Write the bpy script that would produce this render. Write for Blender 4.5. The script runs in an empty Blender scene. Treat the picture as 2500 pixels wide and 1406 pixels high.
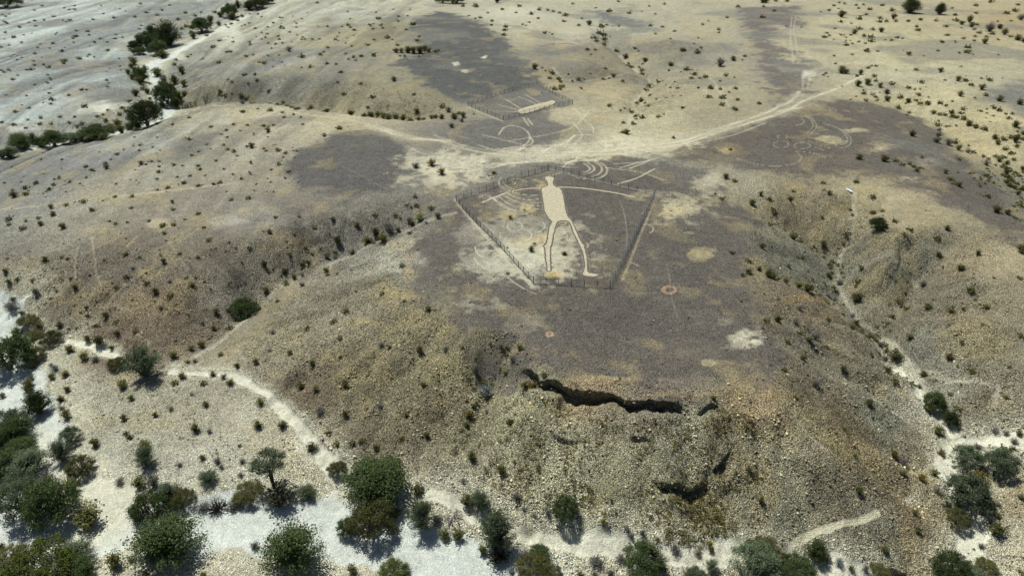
import bpy, math, random
import numpy as np
from mathutils import Vector

# ------------------------------------------------------------------ camera, sky, sun, exposure
C = bpy.context.scene.collection
HC, PITCH, F = 68.0, math.radians(30.3), 1667.0     # camera height over the mesa, tilt, focal length in photo pixels
cam_data = bpy.data.cameras.new('camera'); cam = bpy.data.objects.new('camera', cam_data); C.objects.link(cam)
cam_data.sensor_width = 36; cam_data.lens = 36*F/2500; cam_data.clip_end = 9000; cam_data.clip_start = 1
cam.location = (0, 0, HC); cam.rotation_euler = (math.pi/2-PITCH, 0, 0)
bpy.context.scene.camera = cam
SUN_EL, SUN_AZ = math.radians(63), math.radians(-42)   # azimuth from the view direction, negative = to the left
world = bpy.data.worlds.new('World'); bpy.context.scene.world = world; world.use_nodes = True
wn = world.node_tree.nodes; bgn = wn['Background']; sky = wn.new('ShaderNodeTexSky'); sky.sky_type = 'NISHITA'
sky.sun_disc = False; sky.sun_elevation = SUN_EL; sky.sun_rotation = SUN_AZ
world.node_tree.links.new(sky.outputs[0], bgn.inputs[0]); bgn.inputs[1].default_value = 0.05
sl = bpy.data.lights.new('sun', 'SUN'); sl.energy = 5.0; sl.angle = math.radians(0.5); sl.color = (1, .975, .92)
so = bpy.data.objects.new('sun', sl); C.objects.link(so)
sd = Vector((math.sin(SUN_AZ)*math.cos(SUN_EL), math.cos(SUN_AZ)*math.cos(SUN_EL), math.sin(SUN_EL)))
so.rotation_euler = sd.to_track_quat('Z', 'Y').to_euler(); so.location = (0, 0, 200)
vs = bpy.context.scene.view_settings
vs.view_transform = 'Standard'; vs.look = 'None'; vs.exposure = 0.2; vs.gamma = 1

# ------------------------------------------------------------------ helpers
random.seed(4); rng = np.random.default_rng(7)
cp, sp_ = math.cos(PITCH), math.sin(PITCH)
def ray(u, v):
    a = (np.asarray(u, float)-1250)/F; b = -(np.asarray(v, float)-703)/F
    return a, b*sp_+cp, b*cp-sp_
def at_z(u, v, z):
    dx, dy, dz = ray(u, v); t = (z-HC)/dz
    return dx*t, dy*t
def project(x, y, z):
    zc = y*cp-(z-HC)*sp_; up = y*sp_+(z-HC)*cp
    return 1250+F*x/zc, 703-F*up/zc, zc
def _hash(ix, iy, s):
    h = (ix.astype(np.int64)*374761393+iy.astype(np.int64)*668265263+s*974634777) & 0xffffffff
    h = ((h ^ (h >> 13))*1274126177) & 0xffffffff
    return ((h ^ (h >> 16)) & 0xffff)/65535.0
def vnoise(x, y, s=0):
    ix = np.floor(x); iy = np.floor(y); fx = x-ix; fy = y-iy
    fx = fx*fx*(3-2*fx); fy = fy*fy*(3-2*fy)
    a = _hash(ix, iy, s); b = _hash(ix+1, iy, s); c = _hash(ix, iy+1, s); d = _hash(ix+1, iy+1, s)
    return a+(b-a)*fx+(c-a)*fy+(a-b-c+d)*fx*fy
def fbm(x, y, o=4, s=0, g=.5):
    r = 0; w = 1; t = 0; ca, sa = .8, .6
    for k in range(o):
        r = r+w*vnoise(x, y, s+k*17); t += w; w *= g
        x, y = (x*ca-y*sa)*2.03+5.1, (x*sa+y*ca)*2.03-3.7
    return r/t
def sstep(a, b, x):
    t = np.clip((x-a)/(b-a), 0, 1); return t*t*(3-2*t)
def seg_dist(px, py, P):
    best = np.full(px.shape, 1e9); side = np.zeros(px.shape); par = np.zeros(px.shape); L0 = 0
    for (ax, ay), (bx, by) in zip(P[:-1], P[1:]):
        ex, ey = bx-ax, by-ay; l2 = ex*ex+ey*ey+1e-9
        t = np.clip(((px-ax)*ex+(py-ay)*ey)/l2, 0, 1)
        qx = px-ax-t*ex; qy = py-ay-t*ey; d = np.hypot(qx, qy); m = d < best
        best = np.where(m, d, best); side = np.where(m, ex*qy-ey*qx, side); par = np.where(m, L0+t*math.sqrt(l2), par)
        L0 += math.sqrt(l2)
    return best, side, par
def poly_sdf(px, py, P):
    Q = list(P)+[P[0]]; d, _, _ = seg_dist(px, py, Q); ins = np.zeros(px.shape, bool)
    for (ax, ay), (bx, by) in zip(Q[:-1], Q[1:]):
        c = ((ay > py) != (by > py)) & (px < (bx-ax)*(py-ay)/((by-ay) if by != ay else 1e-9)+ax)
        ins ^= c
    return np.where(ins, d, -d)          # positive inside
def spline(P, step=1.0):
    P = np.asarray(P, float)
    if len(P) < 3: return P
    out = []
    Q = np.vstack([2*P[0]-P[1], P, 2*P[-1]-P[-2]])
    for i in range(1, len(Q)-2):
        n = max(2, int(np.hypot(*(Q[i+1]-Q[i])[:2])/step)); t = np.linspace(0, 1, n, endpoint=False)[:, None]
        a, b, c, d = Q[i-1], Q[i], Q[i+1], Q[i+2]
        out.append(.5*((2*b)+(c-a)*t+(2*a-5*b+4*c-d)*t**2+(3*b-a-3*c+d)*t**3))
    out.append(P[-1:]); return np.vstack(out)

# ------------------------------------------------------------------ the lie of the land: lines read off the photograph (column, row, height)
LAND = [
 [(1070,520,-1.2),(1000,545,-2.6),(900,580,-4.8),(800,615,-6.4),(700,670,-7.8),(600,745,-9),(500,830,-9.6),(410,905,-10.1)],   # gully under the left hill
 [(1000,480,-.3),(880,470,-.4),(760,475,-.5),(650,490,-.9),(500,530,-1.8),(350,570,-3),(200,610,-4.5),(60,640,-6)],
 [(850,530,-1.0)],[(300,720,-5.6)],[(450,690,-3.8)],[(620,590,-1.5)],[(200,740,-7.4)],[(520,640,-2.7)],[(720,560,-1.1)],[(400,800,-7.4)],[(300,800,-8.4)],[(100,720,-8.6)],
 [(0,740,-10.8),(100,800,-11),(220,835,-10.8),(330,880,-10.3)],
 [(1010,620,-.2),(960,680,-1),(880,760,-2.9),(800,830,-4.6),(720,890,-6.8),(640,920,-9)],
 [(600,870,-9)],[(540,900,-9.6)],
 [(640,935,-9.8),(700,1000,-10.2),(760,1080,-10.6),(850,1150,-10.9),(1000,1190,-11.2),(1150,1220,-11.4),(1300,1300,-11.8),(1500,1330,-12),(1700,1345,-12.2),(1900,1350,-12.2)],
 [(900,950,-6)],[(1000,1050,-7.6)],[(1050,850,-2.6)],[(1000,950,-5)],[(850,1050,-8.6)],
 [(1245,850,-1.4),(1200,920,-4.8),(1150,1020,-7.6),(1100,1110,-9.2),(1050,1170,-10.8)],
 [(1080,760,-.2),(1150,820,-.2)],[(1290,880,-.2),(1340,925,-.2),(1450,950,-.2),(1600,980,-.2),(1700,995,-.3),(1800,985,-.3),(1900,985,-.5)],
 [(1300,1050,-3.9)],[(1500,1100,-4.4)],[(1700,1120,-4.6)],[(1300,1180,-7.9)],[(1500,1230,-8.6)],[(1700,1230,-8.4)],[(1900,1150,-5.4)],[(1900,1250,-8.8)],[(1220,1000,-4)],
 [(1900,985,-.5),(1960,1050,-2.5),(2020,1110,-4.5),(2080,1180,-7),(2130,1245,-9.2),(2200,1300,-11),(2280,1370,-12.6)],
 [(1930,1335,-12),(1960,1310,-11.4),(2040,1285,-10.4),(2140,1250,-9.3)],
 [(2060,1370,-12)],[(2180,1390,-13)],
 [(1860,490,-2),(1940,540,-5.2),(2040,600,-8),(2055,660,-8.8),(2080,720,-9.4),(2150,790,-10),(2200,870,-10.5),(2260,950,-11),(2330,1070,-11.6),(2310,1150,-12),(2330,1240,-12.4),(2370,1330,-12.9),(2390,1406,-13.3)],
 [(1760,430,0)],[(1850,560,-.3),(1820,650,-.5),(1880,740,-.8),(1900,850,-.7),(1910,930,-.6)],
 [(1900,680,-1.6),(1990,715,-4),(2060,760,-8.4)],[(1950,630,-5.4)],[(1900,590,-3)],
 [(2000,850,-4.6)],[(2100,1000,-7)],[(2150,930,-7.6)],[(2200,1080,-9.8)],[(2000,960,-3)],[(2280,1120,-11.6)],[(2180,1180,-10)],
 [(2130,560,-2),(2100,590,-4.6)],
 [(2230,570,-1),(2190,620,-1.8),(2150,700,-4.4),(2130,750,-7.8)],
 [(2300,610,-3.6),(2250,670,-6.6),(2200,730,-8.6),(2165,775,-9.6)],
 [(2350,650,-1.8)],[(2300,720,-4.2)],[(2250,800,-6.4)],[(2330,900,-7.8)],[(2400,800,-4.3)],[(2490,750,-2.5)],[(2490,900,-5)],[(2420,1000,-8.5)],[(2490,1100,-9.5)],[(2450,1200,-11)],[(2500,1350,-11.8)],[(2300,980,-10)],
 [(2050,480,-1)],[(2100,520,-2)],[(2080,545,-3.2)],
 [(2300,460,-.2)],[(2440,560,-.2)],[(2150,350,0)],[(2000,330,0)],[(1800,350,0)],[(2480,650,-1)],[(2200,500,-.8)],
 [(2080,195,-1),(2180,235,-2),(2280,290,-2.8),(2380,350,-3.6),(2430,400,-4.2),(2470,460,-5),(2500,500,-5.6)],
 [(2300,220,-.5)],[(2450,300,-1)],[(2200,120,-.3)],[(2400,150,-1)],[(2400,440,-1)],
 [(1440,40,-3),(1480,90,-3.6),(1540,150,-4.6),(1590,190,-5.2),(1560,240,-4.2),(1540,310,-1.7),(1530,330,-1.2)],
 [(1360,190,-1.4),(1400,200,-2.2),(1500,185,-3)],[(1440,160,.2)],
 [(1400,120,0)],[(1330,60,-.5)],[(1650,100,.5)],[(1700,200,0)],[(1300,40,-3.5)],[(1100,8,-6)],[(1150,100,.9)],[(1050,60,.7)],[(1000,140,.2)],[(1200,200,.2)],[(1270,250,0)],[(1640,250,0)],
 [(1120,285,-.8),(1000,280,-2),(860,265,-3),(750,250,-4.6),(600,235,-6),(480,240,-7.4),(420,265,-8.4)],
 [(900,200,.2)],[(800,200,0)],[(700,190,-.6)],[(600,196,-1.4)],[(500,205,-2.8)],[(1000,235,0)],[(950,250,-.4)],
 [(1000,330,0)],[(850,310,-.3)],[(700,290,-1)],[(550,260,-2)],[(450,285,-3.5)],[(400,320,-4)],
 [(570,50,-7),(480,80,-7.4),(400,120,-7.8),(370,160,-8.2),(380,210,-8.6),(410,265,-9),(370,300,-9.2),(250,330,-9.6),(130,345,-10),(20,375,-10.4)],
 [(330,100,-4.5)],[(310,180,-4.6)],[(320,250,-5)],[(200,300,-6.5)],[(50,330,-7.5)],[(500,110,-4.5)],[(470,170,-4.2)],[(450,210,-5)],[(620,20,-4.5)],
 [(400,340,-4.8)],[(200,370,-6.5)],[(50,420,-7.5)],[(300,420,-3.4)],[(100,480,-6)],[(500,400,-1.8)],[(650,350,-.8)],
 [(200,50,-3)],[(100,150,-3.5)],[(250,200,-4)],[(0,250,-5)],[(0,10,-3)],[(400,20,-4)],[(700,80,-2)],[(850,60,-.6)],[(780,20,-1.5)],[(820,140,0)],
 [(150,880,-11.3)],[(300,950,-10.8)],[(450,1000,-10.6)],[(600,1050,-10.8)],[(250,1100,-11.6)],[(450,1130,-11.3)],[(700,1130,-11.1)],
 [(0,770,-12),(30,830,-12.2),(0,900,-12.3),(60,980,-12.5),(110,1050,-12.6),(60,1180,-12.8),(30,1250,-13),(100,1320,-13.2),(300,1290,-13),(500,1280,-13),(700,1290,-13),(900,1320,-13.1),(1080,1370,-13.2),(1180,1400,-13.4)],
 [(250,1200,-12.2)],[(500,1190,-12.1)],[(350,1370,-12.4)],[(600,1370,-12.5)],[(800,1230,-12.2)],
 [(1300,1380,-12.6)],[(1500,1390,-12.7)],[(1800,1400,-12.8)],[(1250,1340,-12.4)],
 [(1300,500,0)],[(1500,500,0)],[(1300,650,0)],[(1550,650,0)],[(1600,800,0)],[(1400,800,0)],[(1750,850,0)],[(1750,560,0)],[(1100,600,0)],[(1150,700,0)],[(1300,330,0)],[(1450,380,0)],[(1100,420,0)],[(850,400,-.1)],[(1650,420,0)],
]
GS = 1.6; GX0, GY0, GNX, GNY = -560.0, 10.0, 700, 640
def build_raster():
    pts = []
    for L in LAND:
        w = [(*[float(q) for q in at_z(u, v, z)], z) for u, v, z in L]
        if len(w) == 1: pts.append(w[0]); continue
        for a, b in zip(w[:-1], w[1:]):
            n = max(1, int(math.dist(a, b)/9))
            for k in range(n): pts.append(tuple(a[i]+(b[i]-a[i])*k/n for i in range(3)))
        pts.append(w[-1])
    for x, y, z in [(-200,60,-13),(-120,30,-13.5),(0,20,-14),(120,30,-14),(210,70,-12),(-330,200,-9),(330,200,-5),(-560,500,-4),(-600,900,-4),(0,700,-5),(200,640,-2),(500,700,-2),(0,1100,-6),(550,350,-3)]:
        pts.append((x, y, z))
    P = np.array(pts); n = len(P); xy = P[:, :2]
    D = np.hypot(xy[:, None, 0]-xy[None, :, 0], xy[:, None, 1]-xy[None, :, 1])
    A = np.zeros((n+3, n+3)); A[:n, :n] = -D+np.eye(n)*.25; A[:n, n] = A[n, :n] = 1; A[:n, n+1:] = xy/100; A[n+1:, :n] = xy.T/100
    sol = np.linalg.solve(A, np.r_[P[:, 2], 0, 0, 0])
    X, Y = np.meshgrid(GX0+GS*np.arange(GNX), GY0+GS*np.arange(GNY)); H = sol[n]+sol[n+1]*X/100+sol[n+2]*Y/100
    for i in range(n): H -= sol[i]*np.hypot(X-xy[i, 0], Y-xy[i, 1])
    return np.clip(H, -16, 5)
RAS = build_raster()
def h_base(x, y):
    gx = np.clip((np.asarray(x, float)-GX0)/GS, 1.001, GNX-3.001); gy = np.clip((np.asarray(y, float)-GY0)/GS, 1.001, GNY-3.001)
    ix = gx.astype(int); iy = gy.astype(int); tx = gx-ix; ty = gy-iy
    B = lambda t: ((1-t)**3/6, (3*t**3-6*t**2+4)/6, (-3*t**3+3*t**2+3*t+1)/6, t**3/6)
    bx, by = B(tx), B(ty); r = 0
    for j in range(4):
        for i in range(4): r = r+RAS[iy+j-1, ix+i-1]*bx[i]*by[j]
    return r
def ground(u, v):                                     # photo pixel -> point on the smooth land
    u = np.atleast_1d(np.asarray(u, float)); v = np.atleast_1d(np.asarray(v, float))
    dx, dy, dz = ray(u, v); z = np.full(u.shape, -3.0)
    for k in range(70):
        t = (z-HC)/dz; z = z+.45*(h_base(dx*t, dy*t)-z)
    t = (z-HC)/dz
    return np.stack([dx*t, dy*t], 1)
def W(P): P = np.asarray(P, float); return ground(P[:, 0], P[:, 1])
def crop(P, ox, oy, s=2.9916): return [(x/s+ox, y/s+oy) for x, y in P]
# rock steps: line, drop, reach downhill (the drop is on the camera side)
STEPS = [([(1262,893),(1300,905),(1330,930),(1370,942),(1420,950),(1480,962),(1540,972),(1600,984),(1650,992),(1700,1000)], 2.3, 5.0),
         ([(1700,1000),(1760,992)], .8, 4.0),
         ([(1592,1146),(1610,1168),(1640,1184),(1690,1184),(1715,1168),(1726,1140)], 2.0, 3.0), ([(1742,1136),(1757,1132),(1770,1114)], 1.6, 2.5),
         ([(1330,1048),(1390,1056),(1440,1064)], .5, 3), ([(1540,1040),(1570,1050),(1600,1062)], .8, 3), ([(1560,1075),(1600,1085)], .5, 2.5),
         ([(2170,1376),(2190,1386),(2225,1388)], 1.2, 3),
         ([(424,266),(440,258),(470,245),(500,233),(530,231)], 4.0, 6), ([(1120,1075),(1118,1110)], .5, 2), ([(2225,1378),(2222,1392)], .6, 2)]
STEPW = [(W(L), d, r) for L, d, r in STEPS]
# rills: noise smeared along the fall line
LS, LX0, LY0, LNX, LNY = .6, -190.0, 45.0, 640, 500
def build_rills():
    X, Y = np.meshgrid(LX0+LS*np.arange(LNX), LY0+LS*np.arange(LNY))
    H = h_base(X, Y); gy, gx = np.gradient(H, LS); g = np.hypot(gx, gy)+1e-6; gx /= g; gy /= g
    nz = vnoise(X/1.5, Y/1.5, 401)*.6+vnoise(X/3.4, Y/3.4, 402)*.9
    def trace(sg):
        px = np.tile(np.arange(LNX, dtype=float), (LNY, 1)); py = np.tile(np.arange(LNY, dtype=float)[:, None], (1, LNX)); acc = 0
        for k in range(14):
            ix = np.clip(px, 0, LNX-1).astype(int); iy = np.clip(py, 0, LNY-1).astype(int); acc = acc+nz[iy, ix]
            px = px+sg*gx[iy, ix]*1.1; py = py+sg*gy[iy, ix]*1.1
        return acc/14
    r = (trace(1)+trace(-1))/2; r = (r-r.mean())/r.std(); return np.clip(r, -2.5, 2.5)
RILL = build_rills()
def rill_at(x, y):
    gx = (x-LX0)/LS; gy = (y-LY0)/LS; ok = (gx > 0) & (gy > 0) & (gx < LNX-1.01) & (gy < LNY-1.01)
    gx = np.clip(gx, 0, LNX-1.01); gy = np.clip(gy, 0, LNY-1.01); ix = gx.astype(int); iy = gy.astype(int); tx = gx-ix; ty = gy-iy
    r = (RILL[iy, ix]*(1-tx)+RILL[iy, ix+1]*tx)*(1-ty)+(RILL[iy+1, ix]*(1-tx)+RILL[iy+1, ix+1]*tx)*ty
    return np.where(ok, r, 0)
# sharp V cuts along the gullies: line, extra depth, half width
VCUT = [([(1085,518),(1000,545),(900,580),(800,615),(700,670),(600,745),(500,830),(410,905)], 1.5, 12), ([(1240,850),(1200,915),(1150,1020),(1100,1110)], 2.4, 7),
        ([(1860,492),(1940,545),(2040,600),(2055,660),(2080,720),(2150,790),(2200,870),(2260,950)], 3.4, 11), ([(2300,610),(2250,670),(2200,730),(2165,775)], 2.8, 8), ([(2080,470),(2090,530),(2050,600)], 2.2, 7),
        ([(1130,285),(1000,280),(860,268),(750,252),(600,237),(480,240)], 2.6, 10), ([(1450,60),(1540,150),(1590,190),(1560,240),(1540,310)], 2.6, 10), ([(2090,205),(2180,235),(2280,290),(2380,350),(2430,400)], 2.2, 10),
        ([(1840,645),(1900,650),(1980,680),(2060,730)], 2.2, 7), ([(1350,165),(1400,195),(1540,180)], 1.0, 7), ([(640,640),(600,700),(560,780)], .6, 5), ([(880,830),(780,900),(700,930)], .7, 6), ([(1000,880),(900,990),(820,1090)], .7, 6),
        ([(1960,830),(2060,900),(2180,960)], .8, 6), ([(1950,930),(2080,1010),(2230,1080)], .8, 6), ([(2400,690),(2330,780),(2230,840)], 1.0, 7), ([(2480,800),(2400,880),(2330,950)], .9, 7), ([(2440,930),(2430,1000),(2450,1060)], .6, 4),
        ([(450,560),(300,680),(200,800)], .6, 7), ([(700,150),(560,190),(470,215)], .7, 8), ([(900,60),(760,110),(600,150)], .5, 8), ([(1750,1010),(1760,1120),(1740,1230)], .6, 4), ([(1480,1000),(1460,1120),(1440,1240)], .6, 4), ([(1980,1130),(1970,1230)], .5, 4)]
# side rills that join the gullies
VCUT += [([(1880,520),(1960,570),(2030,598)], .9, 5), ([(1930,470),(1990,530),(2040,590)], .9, 5), ([(2160,470),(2120,540),(2065,600)], .9, 5), ([(1860,610),(1960,625),(2050,665)], 1.0, 6), ([(1880,660),(1970,690),(2060,735)], .8, 5), ([(1920,740),(2030,760),(2120,775)], .9, 5), ([(1950,800),(2050,830),(2170,850)], .8, 5),
  ([(2260,560),(2200,650),(2110,740)], .9, 6), ([(2380,640),(2300,690),(2210,735)], .8, 6), ([(2440,720),(2340,740),(2230,790)], .8, 6), ([(2460,850),(2380,850),(2230,880)], .7, 6), ([(2000,920),(2100,950),(2230,990)], .7, 5), ([(2050,1060),(2150,1090),(2290,1130)], .7, 5),
  ([(720,500),(760,560),(790,610)], .9, 6), ([(840,490),(870,540),(895,575)], .9, 5), ([(620,530),(660,610),(690,665)], .9, 6), ([(500,600),(560,670),(600,735)], .8, 6), ([(400,640),(470,730),(510,810)], .8, 6), ([(930,660),(800,650),(710,672)], .7, 5), ([(850,740),(720,740),(620,750)], .7, 5), ([(300,640),(260,740),(240,825)], .6, 6), ([(150,640),(160,730),(150,800)], .6, 6),
  ([(1000,720),(930,840),(870,960),(800,1080)], .8, 6), ([(1080,800),(1020,920),(960,1050),(920,1150)], .8, 6), ([(1130,850),(1090,960),(1040,1080),(1000,1170)], .8, 5), ([(930,800),(830,890),(700,960)], .6, 5), ([(1330,960),(1320,1080),(1290,1220)], .6, 4), ([(1570,1010),(1580,1100),(1560,1280)], .6, 4), ([(1820,1010),(1840,1130),(1850,1290)], .7, 5), ([(1900,1020),(1950,1150),(1990,1270)], .6, 5)]
VCUTW = [(spline(W(L), 4), d*(1.45 if r <= 6 else 1.1), r*(.85 if r <= 6 else 1)) for L, d, r in VCUT]
_fa = W([(0,252),(330,132)]); _fd = (_fa[1]-_fa[0])/np.hypot(*(_fa[1]-_fa[0]))
def fan_streak(x, y):                                  # the long low bars of the braided fan beyond the far wash
    u = (x-_fa[0, 0])*_fd[0]+(y-_fa[0, 1])*_fd[1]; v = -(x-_fa[0, 0])*_fd[1]+(y-_fa[0, 1])*_fd[0]
    v = v+(fbm(u/60, v/30, 2, 505)-.5)*26
    m = sstep(-40, -80, x)*(.45*sstep(135, 160, y)+.55*sstep(185, 230, y)); return m*((fbm(u/60, v/6.5, 3, 501)-.5)*1.0+(vnoise(u/20, v/2.6, 503)-.5)*.45)
def h_fine(x, y, want_rocky=False):
    x = np.asarray(x, float); y = np.asarray(y, float)
    h = h_base(x, y)
    wx = x+(fbm(x/5, y/5, 2, 601)-.5)*5; wy = y+(fbm(x/5, y/5, 2, 607)-.5)*5
    for P, d, r in VCUTW:
        m = np.nonzero((x > P[:, 0].min()-r-3) & (x < P[:, 0].max()+r+3) & (y > P[:, 1].min()-r-3) & (y < P[:, 1].max()+r+3))[0]
        if not len(m): continue
        dd, _, par = seg_dist(wx[m], wy[m], P); Lt = np.sum(np.hypot(*np.diff(P, axis=0).T)); e = sstep(0, .22, par/Lt)*sstep(1.0, .85, par/Lt)
        h[m] = h[m]-d*e*np.clip(1-dd/r, 0, 1)**1.6
    e_ = 1.2
    gx = (h_base(x+e_, y)-h_base(x-e_, y))/(2*e_); gy = (h_base(x, y+e_)-h_base(x, y-e_))/(2*e_)
    sl_ = np.hypot(gx, gy); rk = sstep(.05, .32, sl_)
    rough = .10+.9*rk
    n1 = fbm(x/6, y/6, 3, 3)-.5; n2 = fbm(x/1.5, y/1.5, 3, 9)-.5; n3 = vnoise(x/.36, y/.36, 21)-.5
    h = h+rough*(n1*.8+n2*.34)+rill_at(x, y)*.40*sstep(.08, .35, sl_)+n3*(.025+.05*rk)+fan_streak(x, y)
    for P, d, r in STEPW:
        m = (x > P[:, 0].min()-r*3) & (x < P[:, 0].max()+r*3) & (y > P[:, 1].min()-r*3) & (y < P[:, 1].max()+r*2)
        if not m.any(): continue
        xs, ys = x[m], y[m]; wob = (fbm(xs/2.2, ys/2.2, 4, 77)-.5)*min(1.5, d*.5)
        dd, side, par = seg_dist(xs, ys, P); Ltot = np.sum(np.hypot(*np.diff(P, axis=0).T))
        s = np.where(side < 0, dd, -dd)+wob            # positive on the camera side
        end = sstep(0, min(6, Ltot*.35), np.minimum(par, Ltot-par)+.3)*(.45+1.15*fbm(xs/2.6, ys/2.6, 3, 5))
        st = np.clip(s-.3, 0, None); rub = .30*np.exp(-((s-1.9-wob)/.7)**2)*(.3+1.4*vnoise(xs/.9, ys/.9, 88))
        h[m] = h[m]-d*end*sstep(-.12, .25, s)*(np.exp(-st/r)-rub)
    return (h, sl_) if want_rocky else h

def undercut(x, y):                                    # how far the floor under a ledge reaches back beneath its lip
    ddx = np.zeros(len(x)); ddy = np.zeros(len(x))
    for (P, d, r), amt in zip(STEPW, (1.5, .3, 1.2, .8, .2, .4, .2, .5, .6, 0, .3)):
        m = np.nonzero((x > P[:, 0].min()-4) & (x < P[:, 0].max()+4) & (y > P[:, 1].min()-4) & (y < P[:, 1].max()+4))[0]
        if not len(m) or amt == 0: continue
        xs, ys = x[m], y[m]; wob = (fbm(xs/2.2, ys/2.2, 4, 77)-.5)*min(1.5, d*.5); dd, side, par = seg_dist(xs, ys, P); L = np.sum(np.hypot(*np.diff(P, axis=0).T))
        s = np.where(side < 0, dd, -dd)+wob; t = (P[-1]-P[0])/np.hypot(*(P[-1]-P[0])); nx, ny = -t[1], t[0]
        k = amt*sstep(-.12, .25, s)*sstep(2.6, .5, s)*sstep(0, min(6, L*.35), np.minimum(par, L-par)); ddx[m] += nx*k; ddy[m] += ny*k
    return ddx, ddy
# ------------------------------------------------------------------ materials
def new_mat(name):
    m = bpy.data.materials.new(name); m.use_nodes = True; nt = m.node_tree
    return m, nt.nodes, nt.links, nt.nodes['Principled BSDF']
def mathn(N, Lk, op, a, b=None, clamp=False):
    n = N.new('ShaderNodeMath'); n.operation = op; n.use_clamp = clamp
    for i, q in enumerate((a, b)):
        if q is None: continue
        if isinstance(q, (int, float)): n.inputs[i].default_value = q
        else: Lk.new(q, n.inputs[i])
    return n.outputs[0]
def maprange(N, Lk, v, a, b, c, d):
    n = N.new('ShaderNodeMapRange'); Lk.new(v, n.inputs[0])
    for i, q in enumerate((a, b, c, d)): n.inputs[i+1].default_value = q
    return n.outputs[0]
def mixc(N, Lk, f, a, b, mode='MIX'):
    n = N.new('ShaderNodeMix'); n.data_type = 'RGBA'; n.blend_type = mode
    for s, q in ((0, f), (6, a), (7, b)):
        if isinstance(q, (int, float)): n.inputs[s].default_value = q
        elif isinstance(q, tuple): n.inputs[s].default_value = (*q, 1)
        else: Lk.new(q, n.inputs[s])
    return n.outputs[2]
def noise(N, Lk, co, sc, det=3, rough=.6):
    n = N.new('ShaderNodeTexNoise'); n.inputs['Scale'].default_value = sc; n.inputs['Detail'].default_value = det
    n.inputs['Roughness'].default_value = rough; Lk.new(co, n.inputs['Vector']); return n.outputs[0]
def ground_material(name='desert_soil'):
    m, N, Lk, P = new_mat(name)
    co = N.new('ShaderNodeTexCoord').outputs['Object']
    alb = N.new('ShaderNodeAttribute'); alb.attribute_name = 'albedo'
    rk = N.new('ShaderNodeAttribute'); rk.attribute_name = 'stony'
    stony = rk.outputs['Fac']
    def voro(sc):
        v = N.new('ShaderNodeTexVoronoi'); v.inputs['Scale'].default_value = sc; Lk.new(co, v.inputs['Vector'])
        s = N.new('ShaderNodeSeparateColor'); Lk.new(v.outputs['Color'], s.inputs[0]); return v.outputs['Distance'], s.outputs[0], s.outputs[1]
    d1, c1, e1 = voro(7.4); d2, c2, e2 = voro(15.5)
    # tone of each stone
    t1 = maprange(N, Lk, c1, 0, 1, -.85, .85); t2 = maprange(N, Lk, c2, 0, 1, -.55, .55)
    big = noise(N, Lk, co, .55, 4, .65); t3 = maprange(N, Lk, big, .3, .7, -.16, .16)
    pale = maprange(N, Lk, e1, .91, .94, 0, 1.5)              # a few bright stones
    dark = maprange(N, Lk, e2, .0, .16, -.65, 0)
    tt = mathn(N, Lk, 'ADD', mathn(N, Lk, 'ADD', t1, t2), mathn(N, Lk, 'ADD', pale, dark))
    tt = mathn(N, Lk, 'ADD', mathn(N, Lk, 'MULTIPLY', tt, stony), t3)
    f = mathn(N, Lk, 'ADD', tt, 1.0)
    f = mathn(N, Lk, 'MAXIMUM', f, .18)
    cmb = N.new('ShaderNodeCombineColor'); [Lk.new(f, cmb.inputs[i]) for i in range(3)]
    col = mixc(N, Lk, 1.0, alb.outputs['Color'], cmb.outputs[0], 'MULTIPLY')
    Lk.new(col, P.inputs['Base Color']); P.inputs['Roughness'].default_value = .95; P.inputs['Specular IOR Level'].default_value = .1
    hgt = mathn(N, Lk, 'ADD', mathn(N, Lk, 'MULTIPLY', d1, -.34), mathn(N, Lk, 'MULTIPLY', noise(N, Lk, co, 5.0, 5, .75), .30))
    hgt = mathn(N, Lk, 'MULTIPLY', hgt, mathn(N, Lk, 'ADD', mathn(N, Lk, 'MULTIPLY', stony, 1.0), .10))
    b = N.new('ShaderNodeBump'); b.inputs['Strength'].default_value = 1.0; b.inputs['Distance'].default_value = 1.0
    Lk.new(hgt, b.inputs['Height']); Lk.new(b.outputs[0], P.inputs['Normal'])
    return m
M_ground = ground_material()

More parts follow.
